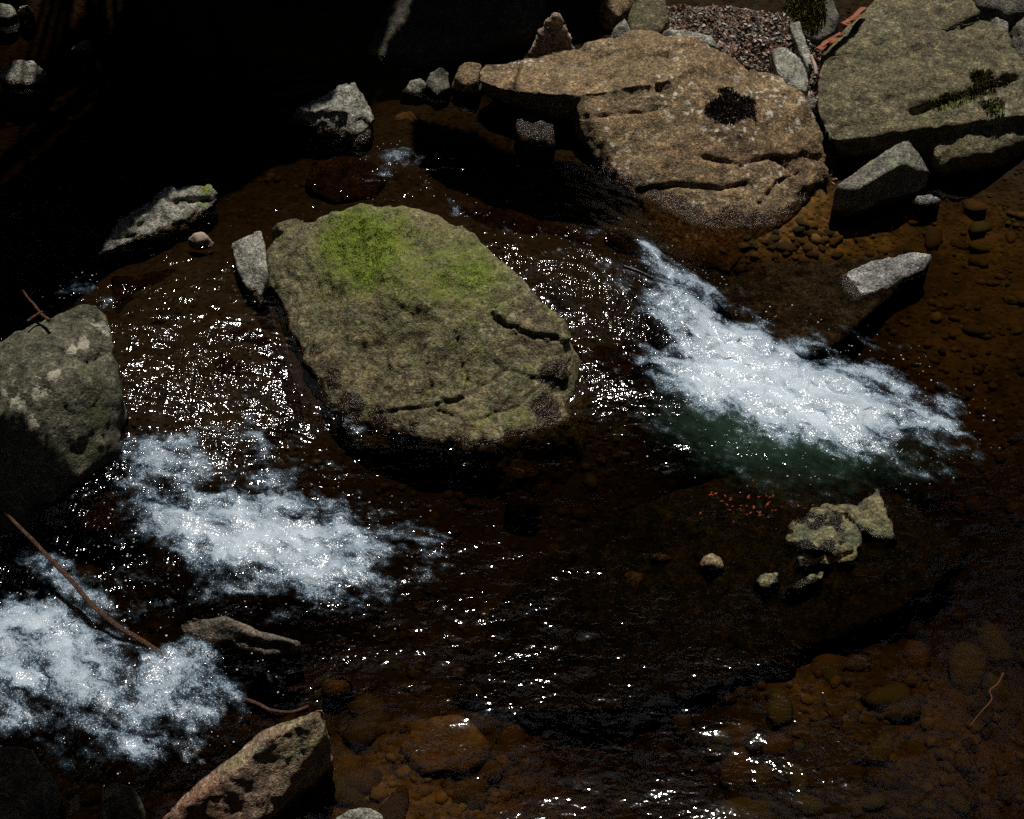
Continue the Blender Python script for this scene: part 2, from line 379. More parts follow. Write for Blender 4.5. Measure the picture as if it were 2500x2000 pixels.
# ------------------------------------------------------------------ terrain (one sheet: stream bed, banks and ravine sides)
def axis(lo, hi, fine, a, b, g=1.16):
    xs = list(np.arange(a, b + fine / 2, fine)); s = fine; x = xs[-1]
    while x < hi: s *= g; x += s; xs.append(x)
    s = fine; x = xs[0]
    while x > lo: s *= g; x -= s; xs.insert(0, x)
    return np.array(xs)
def grid_mesh(xs, ys):
    X, Y = np.meshgrid(xs, ys); q = np.c_[X.ravel(), Y.ravel()]; nx, ny = len(xs), len(ys)
    i = np.arange(nx * ny).reshape(ny, nx)
    return q, np.stack([i[:-1, :-1], i[:-1, 1:], i[1:, 1:], i[1:, :-1]], -1).reshape(-1, 4)
m, t = mat('stream_bed'); k = N(t); v = k.pos()
n1 = k.noise(v, 2.2, 5, .6, .5); n2 = k.noise(v, 26, 5, .65); vc = k.vor(v, 30, out='Color'); vd = k.vor(v, 30); hsv = k.n('ShaderNodeSeparateColor'); k.set(hsv.inputs[0], vc)
col = k.mix(k.ramp(n1, .4, .62), (.014, .008, .004), (.010, .007, .004))
col = k.mix(k.math('MULTIPLY', hsv.outputs[0], .8), col, (.026, .015, .007)); col = k.mix(k.ramp(hsv.outputs[1], .7, 1., 0, .7), col, (.035, .025, .018))
col = k.mix(k.ramp(n2, .35, .7, .5, 0.), col, (.025, .018, .011))
col = k.mix(k.ramp(k.vor(v, 90), .12, .05, 0, .6), col, (.10, .070, .040))
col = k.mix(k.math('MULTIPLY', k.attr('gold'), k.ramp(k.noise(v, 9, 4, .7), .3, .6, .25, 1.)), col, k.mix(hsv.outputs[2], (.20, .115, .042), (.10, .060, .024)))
sx = k.n('ShaderNodeSeparateXYZ'); k.set(sx.inputs[0], v)
slope_col = k.mix(k.ramp(k.noise(v, 3, 6, .7), .4, .65), (.022, .026, .012), (.035, .026, .016))
col = k.mix(k.ramp(sx.outputs[2], .75, 1.3), col, slope_col)
h = k.math('ADD', k.math('MULTIPLY', k.ramp(vd, .55, 0), .012), k.math('MULTIPLY', n2, .01))
k.out(k.bsdf(col, .9, k.bump(h, 1.), .0).outputs[0]); M_BED = m
q, Fq = grid_mesh(axis(-45, 45, .035, -3.6, 3.6), axis(-30, 55, .035, 2.3, 9.2))
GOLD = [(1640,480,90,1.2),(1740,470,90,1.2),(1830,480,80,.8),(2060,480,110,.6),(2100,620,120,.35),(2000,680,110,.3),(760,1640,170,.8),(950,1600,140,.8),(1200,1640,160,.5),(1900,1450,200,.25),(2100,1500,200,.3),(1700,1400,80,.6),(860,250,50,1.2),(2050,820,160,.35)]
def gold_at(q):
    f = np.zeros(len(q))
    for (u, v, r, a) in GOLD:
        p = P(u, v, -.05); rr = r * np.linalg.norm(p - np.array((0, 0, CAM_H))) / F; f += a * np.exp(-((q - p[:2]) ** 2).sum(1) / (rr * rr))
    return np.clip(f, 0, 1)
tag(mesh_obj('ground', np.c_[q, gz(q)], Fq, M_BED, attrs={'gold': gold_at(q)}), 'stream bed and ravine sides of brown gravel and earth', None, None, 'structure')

# ------------------------------------------------------------------ water
m, t = mat('stream_water'); k = N(t); v = k.pos(); ro = k.attr('rough')
w1 = k.noise(k.map(v, (1, 1.5, 1)), 11, 1, .5, .3); w3 = k.noise(v, 80, 0, .5)
wc = k.noise(k.map(v, (2.1, .45, 1), rot=(0, 0, .12), loc=(1, 7, 2)), 34, 1, .5, .3); w2 = k.n('ShaderNodeMix'); k.set(w2.inputs[0], k.ramp(ro, .6, .85)); k.set(w2.inputs[2], k.noise(k.map(v, (1.0, 1.35, 1), loc=(3, 1, 2)), 32, 1, .5, .5)); k.set(w2.inputs[3], wc); w2 = w2.outputs[0]
gust = k.ramp(k.noise(k.map(v, (1, 1.8, 1), loc=(9, 4, 0)), 3.2, 2, .6, 0.), .36, .66, .35, 1.15)
h = k.math('ADD', k.math('MULTIPLY', w1, .012), k.math('MULTIPLY', gust, k.math('ADD', k.math('MULTIPLY', w2, .0064), k.math('MULTIPLY', w3, .0014))))
nb = k.bump(k.math('MULTIPLY', h, ro), 1.)
fr = k.n('ShaderNodeFresnel'); fr.inputs[0].default_value = 1.33
gl = k.n('ShaderNodeBsdfGlossy'); gl.inputs['Roughness'].default_value = .055; k.set(gl.inputs['Normal'], nb)
tr = k.n('ShaderNodeBsdfTransparent'); tr.inputs[0].default_value = (.93, .90, .84, 1)
ms = k.n('ShaderNodeMixShader'); k.set(ms.inputs[0], fr.outputs[0]); t.links.new(tr.outputs[0], ms.inputs[1]); t.links.new(gl.outputs[0], ms.inputs[2])
va = k.n('ShaderNodeVolumeAbsorption'); va.inputs[0].default_value = (.57, .46, .12, 1); va.inputs[1].default_value = 5.6
k.out(ms.outputs[0], va.outputs[0]); M_WATER = m
xs = np.arange(-4.3, 4.31, .025); ys = np.arange(2.0, 9.3, .025)
q, Fq = grid_mesh(xs, ys); z = wz(q); rg = wrough(q); p3 = np.c_[q, z]
z = z + rg * (.012 * fbm(p3 * (3.5, 5, 3), 3) + .006 * fbm(p3 * 13, 2))
nx, ny = len(xs), len(ys); top = np.c_[q, z]
i = np.arange(nx * ny).reshape(ny, nx); ring = np.concatenate([i[0, :-1], i[:-1, -1], i[-1, :0:-1], i[:0:-1, 0]])
low = top[ring].copy(); low[:, 2] = -1.0; nr = len(ring); base0 = nx * ny
side = np.stack([ring, base0 + np.arange(nr), base0 + (np.arange(nr) + 1) % nr, np.roll(ring, -1)], 1)
V = np.concatenate([top, low, [[0, 5.6, -1.0]]]); cen = len(V) - 1
Fl = [tuple(f) for f in Fq] + [tuple(f) for f in side] + [(base0 + (j + 1) % nr, base0 + j, cen) for j in range(nr)]
tag(mesh_obj('stream_water', V, Fl, M_WATER, attrs={'rough': np.concatenate([rg, np.full(nr + 1, .1)])}), 'clear brown stream water running round the boulders into a pool', None, None, 'structure')

# ------------------------------------------------------------------ boulders
M_MOSSY = rock_mat('stone_mossy', (.150, .122, .062), (.108, .100, .044), (.088, .068, .042), (.30, .33, .17), .85, 24., .35, seed=1., gam=1., green=(.135, .145, .022), bumpk=1.2, streak=(.19, .18, .12))
M_BROWN = rock_mat('stone_brown', (.200, .132, .066), (.170, .122, .062), (.110, .066, .032), (.52, .48, .38), .95, 20., .35, seed=4., gam=.35, green=(.16, .14, .065))
M_OLIVE = rock_mat('stone_olive', (.125, .104, .052), (.088, .078, .038), (.070, .058, .033), (.36, .36, .25), .45, 18., .12, seed=9., gam=.5, green=(.13, .14, .055))
M_GREY = rock_mat('stone_grey', (.24, .235, .20), (.19, .18, .15), (.14, .14, .12), (.42, .42, .33), .45, 24., .35, seed=13., gam=.3)
M_PALE = rock_mat('stone_pale', (.23, .225, .215), (.175, .17, .16), (.12, .115, .108), (.5, .5, .45), .3, 24., .9, seed=17., gam=.1, wetk=.11)
M_LEFT = rock_mat('stone_left', (.085, .078, .052), (.052, .052, .032), (.036, .042, .02), (.45, .42, .32), .75, 9., .15, seed=21., gam=.55, green=(.075, .09, .03), moss=(.06, .09, .012))
M_RED = rock_mat('stone_red', (.20, .135, .095), (.19, .165, .080), (.185, .085, .055), (.36, .42, .30), .7, 13., .12, seed=25., gam=.6, green=(.23, .22, .055))
M_WET = rock_mat('stone_submerged', (.014, .0075, .004), (.010, .006, .0035), (.007, .0045, .003), (.024, .016, .009), .25, 20., .2, seed=29., gam=.2, green=(.07, .06, .025), wetk=.9)
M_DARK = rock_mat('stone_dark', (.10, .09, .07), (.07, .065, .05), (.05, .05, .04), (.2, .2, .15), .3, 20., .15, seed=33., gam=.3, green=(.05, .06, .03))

mossy = rock('boulder', 'large boulder with bright green moss in the middle of the stream', 'boulder',
 [[(556,512,.40),(590,486,.45),(640,468,.50),(690,446,.54),(760,432,.60),(820,437,.61),(900,458,.58),(980,497,.52),(1060,560,.46),(1130,628,.38),(1185,680,.30),(1197,722,.24),(1188,800,.12),(1178,872,.03),(1090,912,.0),
   (1000,930,0),(900,918,0),(800,893,.01),(722,872,.03),(688,822,.08),(640,740,.16),(598,655,.22),(566,590,.30),(820,560,.52),(900,640,.43),(760,600,.45),(980,760,.24),(1080,720,.25)]],
 M_MOSSY, vox=.0115, sm=8, big=.045, bf=1.3, mid=.016, mf=5, facet=.006, ff=2.6, strata=.010, sdir=(.75, -.35, .45), sf=12, wet_h=.022, wet_k=.05, base=-.4, shrink=1.32, chip=.004, cf=4,
 cracks=[([(960,700),(970,760),(985,800),(975,840),(930,850),(915,855)],.007,.018),([(1040,670),(1075,690),(1120,705),(1190,715)],.008,.026),([(1000,640),(1020,700),(1030,760)],.006,.010),([(880,830),(960,845),(1040,800),(1080,770)],.006,.012),
         ([(650,490),(720,520),(780,520)],.005,.008),([(800,870),(900,860),(1000,890),(1100,850),(1180,780)],.007,.012),([(950,650),(1000,615),(1040,640)],.005,.010),([(740,700),(760,780),(740,830)],.005,.006),([(1020,690),(1040,760),(1070,790)],.005,.009),([(900,700),(930,760),(925,830)],.004,.006),([(640,600),(700,570),(780,590)],.004,.006)],
 plates=[([(1035,655),(1110,620),(1185,672),(1198,715),(1150,712),(1075,690)],.016),([(900,640),(965,690),(985,800),(970,842),(920,850),(900,760)],.006),([(1080,780),(1195,740),(1195,800),(1120,790)],.010)],
 moss=[(760,520,110,.95),(850,560,130,.62),(980,570,120,.68),(740,500,90,1.1),(800,520,70,1.1),(775,570,60,1.0),(1000,580,80,.8),(930,600,60,.75),(760,510,130,.70),(900,540,150,.50),(1010,590,120,.50),(860,650,160,.36),(735,490,75,1.0),(800,500,60,.9),(770,560,60,.85),(700,520,45,.7),(840,470,50,.7),(1000,560,70,.62),(940,600,80,.6),(880,560,60,.55),(900,640,90,.42),(1090,880,40,.5),(1010,880,40,.45),(1060,640,50,.5),(820,460,90,.5),(940,500,90,.45)],
 wetspots=[(735,860,45,.8),(800,885,45,.7),(860,900,40,.6),(1165,790,45,.8),(1150,860,45,.8),(700,800,35,.7),(660,740,28,.6)], lic=[(690,470,40,.6),(1050,650,60,.4)])
rock('stone_slab', 'grey upright stone slab split from the mossy boulder by a narrow gap', 'rock',
 [[(486,512,.36),(520,492,.39),(551,482,.41),(554,520,.40),(566,574,.36),(556,596,.31),(548,640,.24),(520,605,.28),(496,562,.31)]], M_GREY, vox=.010, sm=3, big=.012, mid=.006, wet_h=.03, base=-.1, chip=.01, cf=9)
rock('stone', 'small greenish stone wedged behind the upper left of the mossy boulder', 'rock', [[(566,486,.36),(580,470,.42),(615,460,.44),(640,462,.46),(640,478,.44),(600,488,.42)]], M_OLIVE, vox=.012, sm=3, big=.01, mid=.006)

brown = rock('boulder', 'huge brown boulder with a flat ledge and black moss patch, upper middle', 'boulder',
 [{'p': [(1000,166,.50),(1018,132,.53),(1100,113,.55),(1250,87,.58),(1335,74,.60),(1480,78,.60),(1520,128,.56),(1400,170,.58),(1300,160,.57),(1220,198,.54),(1120,195,.52),(1050,186,.50)], 'base': .33, 'shrink': .9},
  {'p': [(1215,200,.52),(1330,120,.58),(1480,90,.60),(1530,125,.56),(1640,142,.50),(1695,195,.44),(1722,270,.30),(1742,340,.17),(1750,385,.07),(1720,415,.03),(1640,470,.0),(1580,500,-.02),(1540,575,-.08),(1420,545,-.05),(1400,480,.0),(1345,440,.10),(1292,372,.20),(1235,310,.30),(1205,250,.40),(1420,200,.52),(1500,300,.36),(1600,250,.40)], 'base': -.3, 'shrink': .96}],
 M_BROWN, vox=.016, sm=3, big=.04, bf=1.4, mid=.014, mf=4.5, chip=.004, cf=2.6, facet=.012, ff=1.8, wet_h=.045, wet_k=.05,
 cracks=[([(1215,190),(1300,160),(1320,120)],.02,.02),([(1320,115),(1325,150),(1312,185)],.012,.03),([(1370,165),(1385,190),(1410,200)],.012,.035),([(1480,330),(1560,345),(1640,330),(1690,370)],.012,.03),([(1340,400),(1420,390),(1520,400),(1590,380)],.014,.03),
         ([(1560,130),(1620,180),(1700,230)],.012,.02),([(1600,430),(1640,380),(1700,350)],.014,.03),([(1440,210),(1470,300)],.01,.012),([(1230,250),(1330,240),(1420,225)],.012,.018)],
 plates=[([(1330,120),(1400,110),(1440,90),(1480,80),(1440,140),(1400,190),(1360,200)],-.02),([(1480,200),(1520,185),(1570,205),(1580,250),(1490,245)],-.012),([(1620,330),(1740,320),(1750,400),(1660,430)],-.02)],
 lic=[(1440,220,60,.7),(1480,262,45,.75),(1640,200,70,.72),(1690,180,45,.85),(1520,275,60,.65),(1600,160,60,.65),(1530,265,25,.9),(1650,170,25,.95),(1450,215,20,.9)], wetspots=[(1440,460,60,.6),(1540,470,60,.8),(1640,440,30,.5)])
rock('boulder', 'olive grey boulder with mossy ledge, filling the right edge of the bank', 'boulder',
 [{'p': [(1716,150,.44),(1730,118,.48),(1800,100,.51),(1930,74,.55),(2060,32,.61),(2110,44,.59),(2145,120,.50),(2200,170,.44),(2180,240,.36),(2080,232,.35),(1935,240,.30),(1862,262,.27),(1800,292,.24),(1738,300,.24),(1716,230,.33),(1900,160,.45),(1780,180,.40)], 'base': .08, 'shrink': .78},
  {'p': [(1938,228,.33),(2000,192,.39),(2150,152,.46),(2260,160,.45),(2260,260,.27),(2160,275,.24),(2090,310,.19),(2010,338,.15),(1966,332,.16),(1945,280,.22)], 'base': -.2, 'shrink': .72}],
 M_OLIVE, vox=.016, sm=4, big=.03, bf=1.3, mid=.014, mf=5, chip=.004, cf=3, facet=.014, ff=2., wet_h=.02,
 cracks=[([(1925,232),(1990,205),(2060,190),(2156,150)],.022,.09),([(1770,150),(1900,120),(1960,100)],.008,.01),([(1940,285),(2000,250),(2040,230)],.008,.015)],
 moss=[(2075,165,22,1.1),(1990,215,28,1.0),(2030,205,24,1.0),(2100,225,22,.9),(2080,190,14,.8)], lic=[(2100,250,60,1),(1800,210,60,.5),(2060,290,50,.6),(1760,270,50,.7)])
rock('boulder', 'sloping grey boulder behind the mossy-ledged boulder at the top right', 'boulder',
 [[(1720,112,.46),(1760,70,.52),(1830,10,.60),(1860,-30,.66),(2040,-40,.70),(2070,20,.62),(1980,66,.56),(1880,88,.52),(1790,112,.48)]], M_OLIVE, vox=.02, sm=5, big=.02, mid=.008, base=.2, lic=[(1850,50,60,.8)])
rock('stone_block', 'square-ended dark stone block with pale green lichen discs at the water edge', 'rock',
 [[(1758,392,.20),(1830,334,.28),(1900,292,.33),(1917,288,.33),(1940,318,.26),(1966,364,.14),(1930,396,.06),(1850,442,.0),(1795,440,.0),(1762,418,.06),(1800,400,.20),(1900,345,.27)]], 
 rock_mat('stone_block', (.17, .16, .135), (.135, .125, .10), (.11, .10, .085), (.28, .31, .17), .85, 11., .2, seed=41., gam=.25), vox=.012, sm=3, big=.015, mid=.006, wet_h=.03, lic=[(1880,350,50,.9),(1920,340,40,.9),(1860,400,40,.5)], base=-.2)
rock('boulder', 'grey stone half in shade standing in the upper stream', 'rock',
 [[(600,245,.40),(640,228,.48),(700,190,.54),(742,168,.57),(768,190,.53),(790,235,.44),(786,285,.36),(745,312,.33),(705,286,.36),(655,268,.36),(730,230,.52)]], M_GREY, vox=.013, sm=3, big=.02, mid=.010, facet=.02, ff=5, base=.0, wet_h=.04, lic=[(720,250,40,.7)], wetspots=[(745,290,25,.7)])
rock('flat_rock', 'flat grey rock with a crack emerging from the shade at left', 'rock',
 [[(205,535,.31),(228,508,.33),(300,448,.38),(360,400,.41),(402,383,.41),(442,390,.39),(458,406,.36),(448,426,.33),(432,442,.32),(380,468,.32),(300,494,.32),(268,512,.31),(240,470,.37),(330,405,.41),(350,420,.40)]], M_GREY, vox=.012, sm=3, big=.02, mid=.008, base=.05, wet_h=.012, facet=.018, ff=5,
 cracks=[([(370,425),(410,418),(455,420)],.012,.04),([(240,498),(300,490)],.01,.02)], moss=[(435,398,18,1.),(430,425,14,.9)])
rock('stone', 'small pale tan stone between the cascade and the flat grey rock', 'rock', [[(398,500,.31),(410,492,.34),(425,488,.345),(440,496,.325),(436,506,.31),(415,509,.31)]], simple_mat('tan_stone', (.42, .33, .25), (.32, .25, .19)), vox=.007, sm=3, big=.01, bf=8, mid=.006, base=.27, shrink=1.5)
rock('submerged_rock', 'rounded dark rock under the water above the mossy boulder', 'rock',
 [[(640,385,.26),(660,340,.31),(730,322,.335),(790,335,.335),(812,375,.30),(790,412,.26),(700,425,.24)]], M_WET, vox=.016, sm=5, big=.02, mid=.006, base=.05, wet_h=.3)
rock('submerged_slab', 'dark sloping rock sheet under the glittering left-hand cascade', 'rock', [[(238,585,.235),(360,566,.235),(480,552,.235),(560,640,.185),(600,760,.12),(645,865,.03),(560,965,-.02),(420,1005,-.03),(290,965,.0),(246,850,.10),(236,700,.195)]], M_WET, vox=.018, sm=3, big=.014, mid=.014, mf=7, base=-.3, wet_h=.5, chip=.012)
rock('submerged_slab', 'dark stepped rock sheet under the right-hand chute', 'rock', [[(930,425,.235),(1080,440,.215),(1200,480,.18),(1330,560,.11),(1395,660,.02),(1370,760,-.04),(1280,830,-.05),(1220,800,.01),(1210,700,.06),(1150,610,.16),(1050,530,.205)]], M_WET, vox=.018, sm=3, big=.014, mid=.014, mf=7, base=-.3, wet_h=.5, chip=.012)
left = rock('boulder', 'lichen-blotched rounded boulder at the left edge beside the cascade', 'boulder',
 [[(-120,790,.42),(0,742,.48),(60,672,.52),(112,642,.53),(200,636,.50),(228,664,.46),(246,740,.38),(253,850,.26),(240,930,.16),(200,990,.08),(140,1060,.02),(60,1130,.0),(-80,1180,.0),(-160,1000,.25),(100,780,.50),(180,800,.44),(60,900,.36)]],
 M_LEFT, vox=.014, sm=8, big=.035, bf=1.6, mid=.014, mf=6, facet=.007, ff=4, base=-.3, wet_h=.03, shrink=.9, cracks=[([(140,745),(190,760),(220,740)],.015,.03)], moss=[(200,870,35,.7),(190,790,35,.5),(170,950,40,.6)],
 lic=[(212,680,18,1),(222,700,20,1.1),(175,722,22,1.1),(155,735,18,1),(110,790,28,1),(95,810,20,.9),(40,850,30,1.05),(35,885,24,1),(10,830,26,.9),(60,760,20,.8),(120,700,16,.8),(230,690,14,1.1)])
rock('flat_rock', 'low slab with a pale speckled dry tip in the right-hand pool', 'rock',
 [[(1500,610,-.05),(1560,570,-.04),(1700,548,-.035),(1850,535,-.02),(1940,545,-.02),(1900,600,-.03),(1805,645,-.03),(1760,720,-.05),(1700,745,-.06),(1560,690,-.07)],
  [(1762,585,-.015),(1795,562,.03),(1850,541,.065),(1935,529,.07),(1962,536,.055),(1945,568,.01),(1880,590,.0),(1832,602,.0),(1802,636,-.01),(1780,615,-.01)]], M_PALE, vox=.013, sm=4, big=.010, mid=.006, base=-.4, wet_h=.008, wet_k=.012)
rock('stone', 'small pale blue-grey stone tip in dark water below the stone block', 'rock', [[(1915,428,.0),(1930,412,.045),(1960,408,.05),(1982,418,.03),(1976,430,.0),(1940,433,0)]], M_PALE, vox=.008, sm=2, big=.006, mid=.004, base=-.1, wet_h=.0, wet_k=.01)
slab = rock('submerged_slab', 'broad dark slab just under the pool surface with a cracked lichened dry top', 'rock',
 [{'p': [(1210,1130,-.10),(1350,1060,-.06),(1500,1005,-.05),(1600,986,-.05),(1760,986,-.05),(1900,1040,-.05),(2040,1160,-.08),(1990,1220,-.10),(1880,1290,-.11),(1700,1350,-.12),(1560,1420,-.13),(1350,1490,-.16),(1100,1505,-.18),(950,1470,-.18),(1000,1330,-.14),(1100,1200,-.11),(1700,1150,-.025)], 'base': -.55, 'shrink': .96},
  {'p': [(1640,1135,-0.0074),(1660,1095,0.0025),(1700,1072,0.0074),(1770,1056,0.0099),(1800,1062,0.0112),(1815,1112,0.0136),(1812,1148,0.0112),(1770,1158,0.0074),(1700,1160,0.0000)], 'base': -.3},
  {'p': [(1800,1066,0.0099),(1836,1046,0.0186),(1850,1030,0.0186),(1868,1082,0.0211),(1892,1134,0.0099),(1850,1134,0.0050),(1822,1118,0.0087)], 'base': -.3},
  {'p': [(1836,1040,0.0149),(1846,1020,0.0112),(1866,1062,0.0161),(1850,1070,0.0161)], 'base': -.3},
  {'p': [(1745,1178,0.0000),(1752,1160,0.0112),(1790,1152,0.0136),(1812,1158,0.0124),(1800,1180,0.0025),(1770,1188,0.0000)], 'base': -.3},
  {'p': [(1664,1184,-0.0025),(1680,1172,0.0062),(1735,1168,0.0087),(1742,1180,0.0037),(1700,1192,0.0000)], 'base': -.3},
  {'p': [(1592,1222,0.0000),(1604,1206,0.0099),(1640,1204,0.0087),(1640,1226,0.0025),(1610,1238,0.0000)], 'base': -.3},
  {'p': [(1648,1240,0.0000),(1660,1222,0.0087),(1738,1198,0.0124),(1740,1214,0.0050),(1680,1240,0.0000)], 'base': -.3}],
 rock_mat('stone_slab_wet', (.14, .118, .055), (.085, .092, .050), (.05, .048, .034), (.22, .19, .075), .6, 20., .3, seed=51., gam=.45, green=(.20, .19, .07), wetk=.07), vox=.014, sm=1, big=.012, bf=1.8, mid=.014, mf=9, wet_h=.002, wet_k=.014, chip=.012, cf=6,
 cracks=[([(1650,1185),(1740,1180),(1810,1150)],.012,.03),([(1780,1080),(1815,1110),(1820,1150)],.012,.03),([(1800,1100),(1850,1120)],.01,.02)])
M_PEB = rock_mat('tan_pebble', (.19, .15, .085), (.15, .12, .07), (.12, .09, .05), lam=.1, spots=.1, seed=91., gam=.1)
rock('pebble', 'round tan pebble resting on the submerged slab', 'pebble', [[(1470,1190,-.02),(1480,1168,.0),(1500,1160,.02),(1520,1172,.01),(1526,1190,-.01),(1510,1208,-.04),(1485,1206,-.04),(1498,1185,.035)]], M_PEB, vox=.006, sm=16, big=.006, bf=9, mid=.002, base=-.12, wet_h=-.02)
rock('pebble', 'flattened brown pebble under water left of the round tan pebble', 'pebble', [[(1365,1172,-.05),(1385,1160,-.03),(1410,1164,-.03),(1416,1178,-.05),(1390,1185,-.06)]], M_PEB, vox=.006, sm=14, big=.006, bf=9, mid=.002, base=-.12)
rock('pebble', 'dim olive pebble under water below the flattened brown pebble', 'pebble', [[(1308,1208,-.06),(1330,1198,-.05),(1355,1205,-.05),(1352,1226,-.07),(1318,1228,-.08)]], M_PEB, vox=.006, sm=14, big=.006, bf=9, mid=.002, base=-.14)
rock('curved_stone', 'curved brown stone like a bent log below the left foam', 'rock',
 [[(372,1318,.06),(400,1296,.09),(470,1292,.11),(520,1310,.10),(560,1330,.08),(540,1352,.02),(440,1360,.02),(385,1345,.02)],
  [(445,1312,.09),(470,1296,.12),(500,1318,.11),(540,1338,.10),(600,1346,.09),(636,1352,.06),(640,1362,.03),(600,1380,.02),(555,1386,.02),(500,1365,.03),(465,1340,.05)]],
 rock_mat('stone_curved', (.13, .105, .08), (.11, .09, .07), (.08, .065, .05), (.22, .22, .14), .25, 22., .2, seed=61., gam=.2), vox=.011, sm=3, big=.012, mid=.008, base=-.2, wet_h=.035, wet_k=.03, cracks=[([(500,1345),(560,1362),(620,1362)],.012,.03)])
rock('boulder', 'rust and yellow lichened boulder with pointed end, bottom left foreground', 'boulder',
 [[(290,1760,.05),(350,1690,.10),(420,1632,.16),(500,1570,.22),(545,1540,.26),(600,1512,.30),(650,1490,.33),(680,1482,.34),(693,1500,.32),(690,1545,.25),(650,1605,.14),(600,1660,.07),(560,1700,.02),(530,1760,.0),(560,1560,.30),(480,1640,.22)]], M_RED, vox=.011, sm=4, big=.018, mid=.010, facet=.012, ff=4.5, base=-.25, wet_h=.03, lic=[(600,1600,40,.8),(640,1560,35,.6)])
rock('stone', 'small dull green stone at the bottom edge left of the rust boulder', 'rock', [[(210,1660,.10),(240,1640,.14),(280,1650,.13),(300,1690,.08),(300,1760,.02),(200,1760,.02)]], M_LEFT, vox=.012, sm=5, big=.01, mid=.005, base=-.2)
rock('stone', 'grey stone top at the bottom edge right of the rust boulder', 'rock', [[(690,1730,.05),(725,1705,.10),(765,1692,.12),(805,1708,.10),(820,1750,.05),(740,1760,.06)]], M_GREY, vox=.012, sm=5, big=.01, mid=.005, base=-.2, wet_h=.0)
rock('boulder', 'dark boulder lost in shade at the bottom left corner', 'boulder', [[(-200,1600,.2),(-60,1560,.25),(60,1570,.22),(120,1640,.14),(110,1760,.05),(-150,1800,.05)]], M_DARK, vox=.018, sm=5, base=-.2)
# upper bank and far left
rock('stone', 'rounded olive stone above the ledge of the brown boulder', 'rock', [[(1322,30,.60),(1335,0,.66),(1370,-18,.70),(1400,0,.68),(1410,38,.62),(1392,62,.58),(1372,74,.56),(1330,74,.56)]], M_OLIVE, vox=.013, sm=5, big=.015, mid=.006, base=.3)
rock('stone', 'small grey-green stone leaning on the rounded olive stone', 'rock', [[(1278,82,.55),(1295,52,.62),(1318,36,.64),(1330,60,.60),(1328,86,.54)]], M_GREY, vox=.012, sm=3, big=.01, mid=.005, base=.3)
rock('stone', 'tilted tan stone cut by the top edge, left of the rounded olive stone', 'rock', [[(1262,-30,.72),(1275,8,.66),(1300,34,.60),(1330,12,.62),(1350,-30,.7)]], M_BROWN, vox=.014, sm=3, big=.01, mid=.006, base=.3)
M_WOOD = rock_mat('weathered_wood', (.36, .27, .20), (.28, .20, .15), (.20, .14, .10), lam=.05, spots=.05, seed=71., gam=.05, streak=(.36, .29, .22), bumpk=1.4)
rock('stump', 'pointed weathered brown stump behind the ledge of the brown boulder', 'stump', [[(1112,118,.48),(1135,70,.60),(1158,32,.72),(1175,27,.74),(1190,30,.73),(1194,62,.64),(1200,92,.56),(1212,110,.50),(1165,80,.60)]], M_WOOD, vox=.011, sm=2, big=.010, mid=.012, mf=9, strata=.012, sdir=(.9, .3, .2), sf=16, base=.3, chip=.008)
rock('stone', 'small brown stone against the left end of the boulder ledge', 'rock', [[(955,158,.47),(960,132,.51),(985,124,.53),(1012,134,.51),(1006,170,.46),(975,178,.44)]], M_BROWN, vox=.011, sm=6, big=.02, bf=5, mid=.008, shrink=1.2, base=.2)
rock('stone', 'small dull stone second from the left end of the boulder ledge', 'rock', [[(895,178,.42),(905,150,.47),(930,136,.50),(948,145,.48),(952,178,.43),(920,200,.40)]], M_DARK, vox=.011, sm=6, big=.02, bf=5, mid=.008, shrink=1.2, base=.2)
rock('stone', 'small pale stone in dark water left of the boulder ledge', 'rock', [[(840,190,.38),(860,172,.42),(885,164,.44),(895,180,.41),(880,196,.38)]], M_GREY, vox=.011, sm=6, big=.02, bf=5, mid=.008, shrink=1.2, base=.2, wet_h=.01)
rock('boulder', 'large shaded boulder at the top edge left of the stump', 'boulder', [[(760,120,.40),(790,60,.5),(820,-10,.62),(860,-60,.7),(1100,-60,.7),(1150,0,.62),(1130,60,.5),(1000,110,.42),(880,140,.4)]], rock_mat('stone_shade_painted', (.05, .042, .028), (.035, .03, .02), (.025, .022, .015), (.08, .08, .05), .2, seed=81.), vox=.025, sm=5, big=.03, base=.1, moss=[(790,110,20,.8)])  # stone colour darkened to stand in for the shade at the top edge
rock('boulder', 'dark stone in the hollow under the ledge of the brown boulder', 'rock', [[(1080,250,.36),(1120,225,.40),(1165,240,.38),(1175,300,.30),(1150,330,.26),(1090,320,.27)]], M_DARK, vox=.014, sm=4, base=.0, wet_h=.1)
rock('boulder', 'moss-capped dark stone on the bank at the top right', 'rock', [[(1648,20,.58),(1650,-20,.66),(1690,-50,.72),(1750,-30,.70),(1768,30,.60),(1760,66,.53),(1725,86,.49),(1690,72,.51),(1665,48,.54)]], M_DARK, vox=.013, sm=4, big=.015, mid=.007, base=.25, moss=[(1690,20,45,1),(1710,50,35,.8),(1690,-10,40,1)], lic=[(1750,30,30,1)])
rock('stone', 'white-lichened stone strip on the bank right of the brown boulder', 'rock', [[(1625,105,.54),(1650,96,.55),(1690,120,.52),(1708,165,.45),(1700,192,.41),(1665,185,.43),(1635,150,.49)]], M_GREY, vox=.011, sm=3, big=.012, mid=.006, base=.2, lic=[(1660,140,40,1),(1680,170,30,1)])
rock('stone', 'slender grey stone upright between the bank litter and the olive boulder', 'rock', [[(1660,50,.56),(1685,40,.57),(1700,90,.52),(1712,130,.48),(1704,150,.46),(1685,110,.50)]], M_GREY, vox=.010, sm=3, big=.01, mid=.005, base=.2)
